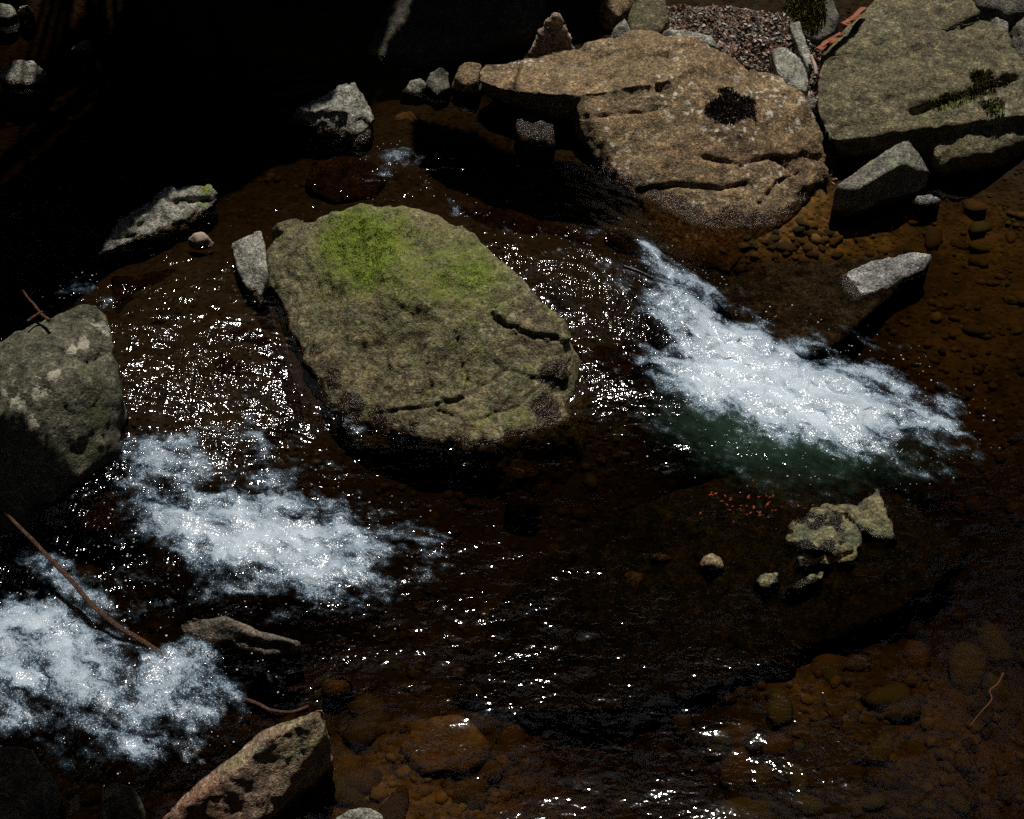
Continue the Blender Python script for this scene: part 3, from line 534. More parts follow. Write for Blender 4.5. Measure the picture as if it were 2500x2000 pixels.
rock('stone', 'small wedge stone in the gap below the white-lichened stone strip', 'rock', [[(1694,196,.40),(1712,190,.42),(1720,210,.38),(1716,232,.33),(1700,228,.34)]], M_GREY, vox=.010, sm=3, big=.008, mid=.004, base=.1)
rock('stone', 'low olive stone bordering the bank litter above the brown boulder', 'rock', [[(1385,72,.54),(1400,58,.58),(1450,60,.59),(1500,72,.57),(1520,100,.53),(1450,84,.56)]], M_GREY, vox=.012, sm=4, big=.01, mid=.005, base=.3)
rock('boulder', 'dark boulder cut by the top right corner', 'boulder', [[(2040,-10,.66),(2060,12,.62),(2110,30,.58),(2180,25,.6),(2220,-40,.72),(2060,-60,.76)]], M_DARK, vox=.018, sm=5, base=.3)
rock('stone', 'small pale stone tucked behind the top corner of the olive boulder', 'rock', [[(2085,42,.58),(2100,36,.60),(2122,44,.58),(2124,72,.53),(2100,70,.54)]], M_GREY, vox=.011, sm=4, big=.008, mid=.004, base=.3)
rock('boulder', 'shaggy brown rock at the right edge above the olive boulder', 'boulder', [[(2128,60,.55),(2160,20,.64),(2260,20,.64),(2260,200,.4),(2170,190,.38),(2140,120,.46)]], M_DARK, vox=.018, sm=4, base=.1, mid=.03, mf=10)
rock('stone', 'pale round stone at the extreme top left corner', 'rock', [[(-40,0,.5),(0,6,.5),(25,10,.48),(36,24,.44),(20,40,.42),(-40,40,.42)]], M_GREY, vox=.012, sm=5, big=.008, mid=.004, base=.2)
for lb, uv in (('purplish wet stone beside the pale stone in the top left corner', (52, 18, 18)), ('long striped-shade stone nearest the left edge of the upper shade', (45, 150, 55)), ('rounded stone in striped shade at the upper left', (175, 95, 34)), ('bluish stone below the rounded one in striped shade', (195, 140, 30))):
    u, v, r = uv
    rock('stone', lb, 'rock', [[(u - r, v + 4, .42), (u - r * .5, v - r * .45, .48), (u + r * .4, v - r * .5, .49), (u + r, v, .44), (u + r * .4, v + r * .5, .39), (u - r * .5, v + r * .5, .39)]], M_GREY, vox=.012, sm=6, big=.008, mid=.003, base=.2)
# named cobbles seen through the water
for lb, u, v, r, zc in (('large rust-brown cobble on the pool bed right of the rust boulder', 930, 1565, 95, -.10), ('dark reddish stone under water above the tip of the rust boulder', 712, 1435, 42, -.08), ('brown submerged stone at the lower corner of the slab', 1630, 1385, 46, -.10),
      ('reddish stone under the calm water below the mossy boulder', 1095, 1050, 45, -.10), ('brown stone under the water left of the left foam', 210, 1070, 75, -.04), ('brown stone in the rapid beneath the brown boulder', 1310, 510, 40, .17), ('orange-brown cobble in the shallow gap above the small fall', 850, 255, 38, .34)):
    a = [(u - r, v, zc - .04), (u - r * .6, v - r * .6, zc), (u + r * .3, v - r * .7, zc + .01), (u + r, v - r * .1, zc - .02), (u + r * .7, v + r * .6, zc - .06), (u - r * .4, v + r * .65, zc - .06)]
    rock('cobble', lb, 'cobble', [a], M_WET if 'orange' not in lb and 'rust' not in lb else simple_mat('cobble_rust', (.13, .068, .028), (.06, .034, .016), .9, 30, .01, .0), vox=.014, sm=14, big=.025, bf=4, mid=.010, base=zc - .25, wet_h=.3, shrink=1.25)

# ------------------------------------------------------------------ white water
m, t = mat('white_water'); k = N(t); v = k.pos(); fo = k.attr('foam'); gr = k.attr('green')
cx = k.n('ShaderNodeCombineXYZ'); k.set(cx.inputs[0], k.attr('along')); k.set(cx.inputs[1], k.attr('across')); fl = cx.outputs[0]
n1 = k.noise(k.map(fl, (.75, 1.15, 1)), 7, 3, .58, .3); n2 = k.noise(k.map(fl, (.8, 1, 1)), 30, 3, .62, .15); n3 = k.noise(v, 120, 1, .6)
b1 = k.vor(v, 105); b2 = k.vor(v, 210)
x = k.math('ADD', k.math('MULTIPLY', fo, .58), k.math('ADD', k.math('MULTIPLY', k.math('SUBTRACT', n1, .5), 2.0), k.math('MULTIPLY', k.math('SUBTRACT', n2, .5), .75)))
dens = k.ramp(x, .05, 1.0)
dots = k.math('MAXIMUM', k.ramp(k.math('SUBTRACT', b1, k.math('MULTIPLY', dens, .75)), .02, -.12), k.ramp(k.math('SUBTRACT', b2, k.math('MULTIPLY', dens, .6)), .02, -.12))
al = k.math('MAXIMUM', k.ramp(x, .22, 1.6, 0, .94), k.math('MULTIPLY', dots, k.ramp(x, -.05, .6, .0, .8)))
bh = k.math('ADD', k.math('MULTIPLY', k.ramp(b1, .5, 0.), .0022), k.math('ADD', k.math('MULTIPLY', n2, .007), k.math('MULTIPLY', n3, .0014)))
nb = k.bump(bh, 1.)
col = k.mix(k.ramp(x, .35, 1.3), (.22, .32, .43), (.72, .84, .95))  # blue tint stands in for skylight missing from the foam
bs = k.bsdf(col, .15, nb, .6)
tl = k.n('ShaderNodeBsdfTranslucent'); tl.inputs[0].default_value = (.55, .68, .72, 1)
m1 = k.n('ShaderNodeMixShader'); m1.inputs[0].default_value = .2; t.links.new(bs.outputs[0], m1.inputs[1]); t.links.new(tl.outputs[0], m1.inputs[2])
aer = k.bsdf((.030, .060, .040), .6, None, .0)
trn = k.n('ShaderNodeBsdfTransparent')
ga = k.ramp(k.math('ADD', gr, k.math('ADD', k.math('MULTIPLY', k.math('SUBTRACT', n1, .5), 1.6), k.math('MULTIPLY', k.math('SUBTRACT', n2, .5), .9))), .1, 2.0, 0, .62)
m2 = k.n('ShaderNodeMixShader'); k.set(m2.inputs[0], ga); t.links.new(trn.outputs[0], m2.inputs[1]); t.links.new(aer.outputs[0], m2.inputs[2])
m3 = k.n('ShaderNodeMixShader'); k.set(m3.inputs[0], al); t.links.new(m2.outputs[0], m3.inputs[1]); t.links.new(m1.outputs[0], m3.inputs[2])
k.out(m3.outputs[0]); M_FOAM = m
def blob_field(q, blobs):
    f = np.zeros(len(q))
    for (u, v, r, a) in blobs:
        z0 = 0.
        for _ in range(3): p = P(u, v, z0); z0 = wz(p[None, :2])[0]
        rr = r * np.linalg.norm(p - np.array((0, 0, CAM_H))) / F
        f += .16 * a * np.exp(-.32 * ((q - p[:2]) ** 2).sum(1) / (rr * rr)) + .92 * a * np.exp(-1.1 * ((q - p[:2]) ** 2).sum(1) / (rr * rr))
    return f
FOAMV = []
def foam(label, blobs, green=(), step=.012, amp=.038, nm='white_water', flow=((0, 0), (1, 0))):
    fd = (P(*flow[1], 0) - P(*flow[0], 0))[:2]; fd /= np.linalg.norm(fd)
    allb = list(blobs) + list(green); c = []
    for (u, v, r, a) in allb:
        p = P(u, v, .1); c.append((p[0] - r * .0095, p[1] - r * .0095)); c.append((p[0] + r * .0095, p[1] + r * .0095))
    c = np.array(c); q, Fq = grid_mesh(np.arange(c[:, 0].min(), c[:, 0].max(), step), np.arange(c[:, 1].min(), c[:, 1].max(), step))
    f = blob_field(q, blobs); g = blob_field(q, green) if green else np.zeros(len(q))
    keep = (np.maximum(f, g * .7)[Fq].max(1) > .10); Fq = Fq[keep]; used = np.unique(Fq); rm = np.full(len(q), -1); rm[used] = np.arange(len(used)); Fq = rm[Fq]; q = q[used]; f = f[used]; g = g[used]
    zw = wz(q); p3 = np.c_[q, zw]; fm = np.minimum(f, 1.3)
    al_ = q @ fd; ac_ = q @ np.array((-fd[1], fd[0])); pf = np.c_[al_ * .55, ac_, zw]
    z = zw + .008 + amp * fm * (.35 + 1.15 * billow(pf * 5.2, 1) + .35 * billow(pf * 13, 2)) + wrough(q) * .012 * fbm(p3 * (3.5, 5, 3), 3)
    V = np.c_[q, z]; V[:, :2] += (.018 * fm)[:, None] * np.c_[fbm(p3 * 14, 2), fbm(p3 * 14 + 40, 2)]
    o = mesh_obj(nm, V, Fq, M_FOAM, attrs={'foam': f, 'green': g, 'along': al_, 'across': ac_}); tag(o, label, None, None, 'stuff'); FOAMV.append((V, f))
    return o
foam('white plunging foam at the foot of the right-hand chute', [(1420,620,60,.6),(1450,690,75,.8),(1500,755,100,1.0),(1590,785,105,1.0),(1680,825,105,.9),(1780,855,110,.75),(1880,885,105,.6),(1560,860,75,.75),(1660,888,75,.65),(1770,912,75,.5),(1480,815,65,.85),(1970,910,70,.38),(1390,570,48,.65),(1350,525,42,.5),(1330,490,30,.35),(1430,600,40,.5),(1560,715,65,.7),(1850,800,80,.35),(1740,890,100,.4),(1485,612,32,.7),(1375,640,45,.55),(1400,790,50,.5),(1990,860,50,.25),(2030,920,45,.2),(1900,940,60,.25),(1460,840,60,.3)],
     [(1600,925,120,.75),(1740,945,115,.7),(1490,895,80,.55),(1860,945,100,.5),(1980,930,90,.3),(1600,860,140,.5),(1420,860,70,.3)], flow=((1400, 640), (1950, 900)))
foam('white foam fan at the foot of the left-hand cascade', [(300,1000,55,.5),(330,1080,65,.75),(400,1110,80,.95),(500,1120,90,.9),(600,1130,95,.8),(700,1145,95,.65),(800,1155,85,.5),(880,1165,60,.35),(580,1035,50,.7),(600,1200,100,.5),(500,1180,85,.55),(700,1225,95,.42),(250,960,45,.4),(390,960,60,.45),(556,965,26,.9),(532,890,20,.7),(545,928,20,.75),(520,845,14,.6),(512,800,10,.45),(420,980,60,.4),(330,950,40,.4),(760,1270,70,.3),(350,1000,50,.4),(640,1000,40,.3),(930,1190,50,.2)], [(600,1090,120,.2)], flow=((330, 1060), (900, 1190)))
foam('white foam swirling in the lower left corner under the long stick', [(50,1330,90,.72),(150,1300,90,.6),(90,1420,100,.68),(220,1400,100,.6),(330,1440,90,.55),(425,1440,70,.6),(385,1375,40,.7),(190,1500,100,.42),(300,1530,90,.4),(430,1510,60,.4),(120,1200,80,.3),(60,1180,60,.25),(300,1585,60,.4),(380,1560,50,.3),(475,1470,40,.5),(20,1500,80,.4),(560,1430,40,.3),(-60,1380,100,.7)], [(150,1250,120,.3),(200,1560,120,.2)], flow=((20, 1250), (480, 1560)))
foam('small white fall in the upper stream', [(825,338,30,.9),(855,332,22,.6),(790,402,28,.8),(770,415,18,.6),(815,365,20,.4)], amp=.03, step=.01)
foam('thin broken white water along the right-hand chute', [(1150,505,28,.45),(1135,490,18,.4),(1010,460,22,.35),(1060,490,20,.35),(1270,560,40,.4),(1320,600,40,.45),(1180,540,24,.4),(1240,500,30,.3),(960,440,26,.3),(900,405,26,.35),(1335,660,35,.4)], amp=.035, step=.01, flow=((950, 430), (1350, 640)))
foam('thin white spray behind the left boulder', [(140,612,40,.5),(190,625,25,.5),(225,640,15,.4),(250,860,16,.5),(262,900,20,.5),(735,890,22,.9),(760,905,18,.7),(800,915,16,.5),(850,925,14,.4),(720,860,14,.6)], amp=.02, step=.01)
# droplets thrown up round the white water
_ico = bmesh.new(); bmesh.ops.create_icosphere(_ico, subdivisions=1, radius=1); _iv = np.array([tuple(p.co) for p in _ico.verts]); _if = np.array([[p.index for p in f.verts] for f in _ico.faces]); _ico.free()
def scatter_mesh(name, C, S, material, V0=None, F0=None, rot=True, attrs=None, jit=0., squash=None):
    V0 = _iv if V0 is None else V0; F0 = _if if F0 is None else F0; n = len(C); k = len(V0)
    A = RNG.uniform(0, 6.28, n); ca, sa = np.cos(A), np.sin(A)
    B = np.broadcast_to(V0, (n, k, 3)).copy()
    if jit: B *= 1 + RNG.normal(0, jit, (n, k, 1))
    if squash is not None: B *= squash[:, None, :]
    X = B[..., 0] * ca[:, None] - B[..., 1] * sa[:, None]; Y = B[..., 0] * sa[:, None] + B[..., 1] * ca[:, None]
    V = np.stack([X, Y, B[..., 2]], -1) * np.asarray(S)[:, None, None] + C[:, None]
    Fs = (F0[None] + (np.arange(n) * k)[:, None, None]).reshape(-1, F0.shape[1])
    at = {a_: np.repeat(x, k) for a_, x in (attrs or {}).items()}
    return mesh_obj(name, V.reshape(-1, 3), Fs, material, attrs=at)
C = []; S = []
for V, f in FOAMV:
    w_ = np.where((f > .12) & (f < 1.0), 1., .15); n = int(len(V) * .02); ix = RNG.choice(len(V), n, p=w_ / w_.sum())
    C.append(V[ix] + np.c_[RNG.normal(0, .03, (n, 2)), np.abs(RNG.normal(.004, .018, n))]); S.append(RNG.uniform(.0012, .0034, n) * RNG.choice([1, 1, 1.6], n))
m, t = mat('droplets'); k = N(t); k.out(k.bsdf((.62, .68, .70), .05, None, .8).outputs[0])
tag(scatter_mesh('spray', np.concatenate(C), np.concatenate(S), m), 'water droplets flying above the white water', None, None, 'stuff')

# ------------------------------------------------------------------ gravel, cobbles, pebbles
def on_bed(U, V):
    z0 = np.zeros(len(U))
    for _ in range(4):
        a, b = (U - 1078) / F, (862.5 - V) / F; d = np.c_[a, cp + b * sp, -sp + b * cp]; X = np.array((0, 0, CAM_H)) + d * ((z0 - CAM_H) / d[:, 2])[:, None]; z0 = gz(X[:, :2])
    return np.c_[X[:, :2], z0]
m, t = mat('gravel'); k = N(t); v = k.pos(); tn = k.attr('tone'); n1 = k.noise(v, 40, 4, .6)
col = k.mix(tn, (.010, .007, .004), (.040, .026, .012)); col = k.mix(k.ramp(k.math('FRACT', k.math('MULTIPLY', tn, 7.3)), .7, .95), col, (.042, .036, .021)); col = k.mix(k.ramp(n1, .4, .65, .0, .6), col, (.05, .035, .02))
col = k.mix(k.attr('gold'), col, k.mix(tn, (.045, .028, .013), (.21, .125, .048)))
k.out(k.bsdf(col, .9, k.bump(n1, .006), .0).outputs[0]); M_GRAV = m
n = 6600; U = RNG.uniform(-350, 2600, n); V_ = RNG.uniform(180, 1950, n); X = on_bed(U, V_); wzz = wz(X[:, :2]); ok = (X[:, 2] < wzz - .055) & ((X[:, 2] < wzz - .12) | (U > 1500)); X = X[ok]; n = len(X)
S = RNG.gamma(2.0, .0075, n) + .006
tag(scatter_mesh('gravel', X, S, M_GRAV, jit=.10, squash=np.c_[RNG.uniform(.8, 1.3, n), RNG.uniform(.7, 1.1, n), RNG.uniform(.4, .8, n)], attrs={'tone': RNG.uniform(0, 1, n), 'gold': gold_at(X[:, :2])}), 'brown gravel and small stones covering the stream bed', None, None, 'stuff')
# rounded stone meshes shared by the loose pebbles and cobbles
STONES = []
for s in range(6):
    b = bmesh.new(); bmesh.ops.create_icosphere(b, subdivisions=2, radius=1); X = np.array([tuple(p.co) for p in b.verts]); Fi = np.array([[p.index for p in f.verts] for f in b.faces]); b.free()
    X = X * (1 + .42 * fbm(X * 1.2 + s * 7.7, 3))[:, None] * (1.0 + .35 * (s % 3) / 2, .72 + .1 * (s % 2), .38 + .12 * (s % 4) / 3); STONES.append((X, Fi))
M_ST = [simple_mat('pebble_brown', (.075, .048, .024), (.045, .030, .017), .9, 30, .004, .0), simple_mat('pebble_grey', (.048, .043, .031), (.032, .029, .022), .9, 30, .004, .0), simple_mat('pebble_orange', (.11, .062, .023), (.065, .037, .015), .9, 30, .004, .0), simple_mat('pebble_olive', (.095, .072, .028), (.055, .043, .019), .9, 30, .004, .0)]
smesh = {}
def loose_stone(name, p, r, label, cat, group, mi):
    s = random.randrange(6)
    if (s, mi) not in smesh:
        o = mesh_obj(name, STONES[s][0], STONES[s][1], M_ST[mi]); smesh[(s, mi)] = o.data; bpy.data.objects.remove(o)
    o = bpy.data.objects.new(name, smesh[(s, mi)]); COL.objects.link(o); o.location = p; o.scale = (r, r, r); o.rotation_euler = (random.uniform(-.2, .2), random.uniform(-.2, .2), random.uniform(0, 6.3)); tag(o, label, cat, group)
COLN = ('brown', 'grey', 'rusty', 'olive')
for i in range(46):
    u = random.gauss(1690, 75); v = 505 + random.gauss(0, 17) - (u - 1690) * .12; p = on_bed(np.array([u]), np.array([v]))[0]; r = random.uniform(.018, .045); p[2] += r * .15
    ci = random.choice((0, 0, 1, 2)); loose_stone('pebble', p, r, 'smooth ' + COLN[ci] + ' pebble on the shallow sandy bed below the brown boulder', 'pebble', 'pebbles on the shallow bed below the brown boulder', ci)
for i in range(26):
    u = random.uniform(1500, 2150); v = random.uniform(1330, 1720)
    p = on_bed(np.array([u]), np.array([v]))[0]; r = random.uniform(.045, .11); p[2] += r * .1
    ci = random.choice((0, 2, 3, 3)); loose_stone('cobble', p, r, COLN[ci] + ' cobble on the bed of the calm pool at lower right', 'cobble', 'cobbles under the calm lower right pool', ci)
for i in range(22):
    u = random.uniform(700, 1350); v = random.uniform(1530, 1722)
    p = on_bed(np.array([u]), np.array([v]))[0]; r = random.uniform(.04, .09); p[2] += r * .1
    ci = random.choice((0, 2, 2, 3)); loose_stone('cobble', p, r, COLN[ci] + ' cobble on the pool bed at the bottom middle', 'cobble', 'cobbles under the water at the bottom middle', ci)
for i in range(11):
    u = random.uniform(1960, 2150); v = random.uniform(440, 700)
    p = on_bed(np.array([u]), np.array([v]))[0]; r = random.uniform(.03, .075); p[2] += r * .1
    ci = random.choice((0, 2, 3)); loose_stone('cobble', p, r, COLN[ci] + ' cobble under the shallows at the right edge', 'cobble', 'cobbles in the shallows at the right edge', ci)

# ------------------------------------------------------------------ sticks, bark, needles, litter, moss
M_BARK = simple_mat('wet_bark', (.12, .048, .018), (.05, .022, .010), .4, 60, .012, .5); M_TWIG = simple_mat('dry_twig', (.14, .060, .032), (.055, .026, .016), .7, 60, .012)
def stick(name, label, cat, pts, r0, r1, material, n=6, sides=9):
    X = spline(PA(pts), n); X += .004 * np.c_[fbm(X * 6, 2), fbm(X * 6 + 9, 2), fbm(X * 6 + 20, 2)]
    V, Fs = tube(X, np.linspace(r0, r1, len(X)) * (1 + .08 * pn(X * 20)), sides, .05); o = mesh_obj(name, V, Fs, material, origin=X[0]); return tag(o, label, cat) if label else o
stick('stick', 'long bare brown stick slanting into the lower left foam', 'stick', [(-10,1060,.26),(65,1135,.21),(140,1212,.155),(220,1298,.10),(300,1350,.055),(352,1386,.01),(390,1410,-.03)], .008, .0125, M_BARK)
tw = stick('twig', 'short forked brown twig on top of the left boulder', 'twig', [(48,612,.60),(62,632,.578),(70,640,.575),(86,660,.555),(104,674,.548)], .004, .008, M_TWIG)
o = stick('side_twig', None, None, [(58,676,.545),(75,664,.55),(90,656,.562)], .006, .007, M_TWIG); o.parent = tw; o.location = Vector(o.location) - tw.location
stick('stick', 'dark wet stick caught in the white chute', 'stick', [(1312,560,.235),(1345,572,.225),(1376,588,.20)], .010, .008, simple_mat('black_wood', (.02, .014, .010), (.012, .009, .007), .35))
stick('root', 'thin reddish root in the water beside the rust boulder', 'root', [(500,1468,.015),(540,1482,.02),(570,1497,.02),(610,1500,.015),(650,1488,.01)], .008, .006, M_TWIG)
stick('root', 'thin orange root wavering under water at the lower right', 'root', [(2112,1418,-.05),(2100,1440,-.06),(2085,1455,-.06),(2088,1475,-.06),(2065,1500,-.07),(2040,1530,-.08)], .004, .0025, simple_mat('orange_root', (.18, .065, .02), (.12, .045, .015)))
def bark(label, pts, r):
    X = spline(PA(pts), 4); V, Fs = tube(X, [r] * len(X), 6, .25); V = V.copy(); V[:, 2] = (V[:, 2] - X[:, 2].mean()) * .6 + X[:, 2].mean(); tag(mesh_obj('bark_piece', V, Fs, simple_mat('red_bark', (.34, .12, .06), (.22, .075, .04), .8, 50, .006), origin=X[0], smooth=False), label, 'bark')
bark('upper piece of red-brown bark in the cleft at the top right', [(1775,56,.585),(1795,40,.61),(1820,14,.64)], .022)
bark('lower piece of red-brown bark in the cleft at the top right', [(1722,108,.50),(1748,86,.53),(1772,68,.56)], .020)
stick('twig', 'pale pinkish broken twig in the gap beside the olive boulder', 'twig', [(1708,118,.52),(1716,140,.50),(1718,158,.47)], .010, .012, simple_mat('pink_twig', (.42, .30, .25), (.33, .22, .18)))
def flakes(name, label, samples, lo, hi, mats, thin=.25, needle=False, lift=.002):
    """samples: (point, normal); thin leaf or needle shaped pieces lying on the surface"""
    V = []; Fs = []; mi = []
    for p, n_ in samples:
        n_ = Vector(n_); tdir = n_.cross(Vector((random.gauss(0, 1), random.gauss(0, 1), random.gauss(0, 1)))).normalized(); b = n_.cross(tdir); L = random.uniform(lo, hi); wd = .0018 if needle else L * random.uniform(.25, .6)
        p = Vector(p) + n_ * lift; h = n_ * (.0012 if needle else L * thin); i0 = len(V); bend = b * random.uniform(-.3, .3) * L * .5
        V += [p - tdir * L / 2, p - b * wd / 2 + bend * .5, p + tdir * L / 2 + h + bend, p + b * wd / 2 + bend * .5, p + n_ * wd * .3 + bend * .5 + h * .5]
        Fs += [(i0, i0 + 1, i0 + 4), (i0 + 1, i0 + 2, i0 + 4), (i0 + 2, i0 + 3, i0 + 4), (i0 + 3, i0, i0 + 4), (i0, i0 + 3, i0 + 2, i0 + 1)]; mi += [random.randrange(len(mats))] * 5
    return tag(mesh_obj(name, np.array([tuple(p) for p in V]), Fs, None, smooth=False, mats=mats, mi=mi), label, None, None, 'stuff')
M_NEED = [simple_mat('needle_rust', (.26, .105, .045), (.20, .08, .035)), simple_mat('needle_tan', (.30, .19, .09), (.24, .15, .07)), simple_mat('needle_dark', (.09, .045, .025), (.07, .035, .02))]
sm = []
while len(sm) < 300:
    u, v = random.choice([(random.uniform(590, 1180), random.uniform(470, 900)), (random.gauss(700, 50), random.gauss(610, 50)), (random.gauss(880, 110), random.gauss(740, 70)), (random.gauss(1090, 40), random.gauss(620, 45))]); p, n_ = rock_hit(mossy, u, v)
    if p is not None: sm.append((p, n_))
flakes('pine_needles', 'fallen rust-coloured conifer needles scattered over the mossy boulder', sm, .018, .048, M_NEED, needle=True)
poly = [(1395,70),(1400,-10),(1830,-10),(1740,120),(1712,140),(1690,110),(1650,95),(1620,110),(1640,140),(1530,128),(1490,78)]
g = RNG.uniform((1390, -15), (1840, 150), (12000, 2)); g = g[in_poly(g[:, 0], g[:, 1], poly)][:5200]; X = on_bed(g[:, 0], g[:, 1])
flakes('leaf_litter', 'grey and rust leaf litter and bark chips on the bank above the brown boulder', [(p, (random.gauss(0, .5), random.gauss(0, .5), 1)) for p in X], .012, .042, [simple_mat('litter_' + c, a, tuple(x * .7 for x in a)) for c, a in (('pale', (.50, .46, .41)), ('grey', (.30, .27, .24)), ('tan', (.30, .20, .13)), ('rust', (.28, .12, .07)), ('dark', (.06, .045, .035)), ('brown', (.15, .10, .07)))], thin=.3)
sm = [(P(random.gauss(1585, 38), random.gauss(1066, 20), .006), (random.gauss(0, .15), random.gauss(0, .15), 1)) for _ in range(46)] + [(P(1500 + random.gauss(0, 10), random.gauss(1040, 5), .006), (0, 0, 1)) for _ in range(4)]
flakes('red_leaves', 'bright orange-red leaf scraps caught on the wet slab', sm, .008, .022, [simple_mat('leaf_red', (.36, .075, .025), (.26, .05, .018), .5), simple_mat('leaf_dull', (.25, .06, .03), (.2, .05, .02), .45)], thin=.1)
def moss_part(parent, name, polys, n, mats, hgt=.02, rad=.0035):
    V = []; Fs = []; mi = []
    for poly, cnt in polys:
        c = 0; a = np.array(poly); tries = 0
        while c < cnt and tries < cnt * 8:
            tries += 1
            u, v = random.uniform(a[:, 0].min(), a[:, 0].max()), random.uniform(a[:, 1].min(), a[:, 1].max())
            if not in_poly(np.array([u + random.gauss(0, 4)]), np.array([v + random.gauss(0, 3)]), poly)[0]: continue
            p, n_ = rock_hit(parent, u, v)
            if p is None: continue
            c += 1; d = (n_ + Vector((random.gauss(0, .5), random.gauss(0, .5), random.gauss(0, .4)))).normalized(); s = d.cross(Vector((random.random(), random.random(), .3))).normalized() * rad; s2 = d.cross(s).normalized() * rad
            i0 = len(V); h = hgt * random.uniform(.4, 1.2); V += [p + s - n_ * .004, p - s * .5 + s2 - n_ * .004, p - s * .5 - s2 - n_ * .004, p + d * h]
            Fs += [(i0, i0 + 1, i0 + 3), (i0 + 1, i0 + 2, i0 + 3), (i0 + 2, i0, i0 + 3)]; mi += [random.randrange(len(mats))] * 3
    o = mesh_obj(name, np.array([tuple(p) for p in V]), Fs, None, smooth=False, mats=mats, mi=mi); o.parent = parent; o.location = -parent.location; return o
M_BLK = [simple_mat('moss_black', (.020, .014, .008), (.012, .009, .006)), simple_mat('moss_blackish', (.035, .022, .012), (.02, .013, .008))]
M_OLV = [simple_mat('moss_olive', (.10, .085, .012), (.07, .06, .01)), simple_mat('moss_gold', (.15, .11, .02), (.10, .08, .015)), simple_mat('moss_deep', (.035, .035, .01), (.025, .025, .008))]
moss_part(brown, 'moss_patch', [([(1484,240),(1488,222),(1505,212),(1520,205),(1516,190),(1530,184),(1545,192),(1556,208),(1572,205),(1590,215),(1585,232),(1592,250),(1570,244),(1550,256),(1525,262),(1505,250)], 2600)], 0, M_BLK, .016, .006)['label'] = 'black dried moss patch'
def moss_cushion(parent, spots, mats, hgt, rad):
    V = []; Fs = []; mi = []
    for (cu, cv, su, sv, cnt) in spots:
        for _ in range(cnt):
            p, n_ = rock_hit(parent, random.gauss(cu, su), random.gauss(cv, sv))
            if p is None or fbm(np.array([tuple(p)]) * 16, 3)[0] < -.08: continue
            d = (n_ + Vector((random.gauss(0, .55), random.gauss(0, .55), random.gauss(0, .4)))).normalized(); a_ = d.cross(Vector((random.random(), random.random(), .3))).normalized() * rad; b_ = d.cross(a_).normalized() * rad
            i0 = len(V); V += [p + a_ - n_ * .002, p - a_ * .5 + b_ - n_ * .002, p - a_ * .5 - b_ - n_ * .002, p + d * hgt * random.uniform(.4, 1.2)]; Fs += [(i0, i0 + 1, i0 + 3), (i0 + 1, i0 + 2, i0 + 3), (i0 + 2, i0, i0 + 3)]; mi += [random.randrange(len(mats))] * 3
    o = mesh_obj('moss_cushion', np.array([tuple(p) for p in V]), Fs, None, smooth=False, mats=mats, mi=mi); o.parent = parent; o.location = -parent.location; return o
def flat_mat(name, c):
    m, t = mat(name); k = N(t); k.out(k.bsdf(c, .8, None, .2).outputs[0]); return m
moss_cushion(mossy, [(745,495,48,30,2200),(800,505,50,30,1400),(775,560,45,32,1200),(1000,580,60,30,700),(930,595,60,30,600),(860,490,70,25,600)], [flat_mat('moss_bright', (.15, .21, .012)), flat_mat('moss_mid', (.095, .14, .010)), flat_mat('moss_dark', (.05, .075, .008)), flat_mat('moss_yellow', (.20, .22, .02))], .006, .0030)['label'] = 'bright green moss cushion'  # tuft greens differ at random
olive = [o for o in bpy.data.objects if o.get('label', '').startswith('olive grey boulder')][0]
moss_part(olive, 'moss_patch', [([(2042,158),(2060,148),(2085,150),(2092,168),(2070,185),(2050,176)], 500)], 0, M_OLV, .030, .004)
moss_part(olive, 'moss_patch', [([(1955,215),(1990,200),(2050,190),(2120,165),(2130,178),(2060,205),(2000,225),(1960,232)], 900)], 0, M_OLV, .024, .004)
moss_part(olive, 'moss_patch', [([(2060,215),(2090,205),(2115,215),(2110,245),(2080,240)], 350)], 0, M_OLV, .022, .004)
cap = [o for o in bpy.data.objects if o.get('label', '').startswith('moss-capped')][0]
moss_part(cap, 'moss_patch', [([(1652,5),(1690,-20),(1740,-10),(1740,40),(1710,75),(1680,55)], 1500)], 0, M_OLV, .024, .005)

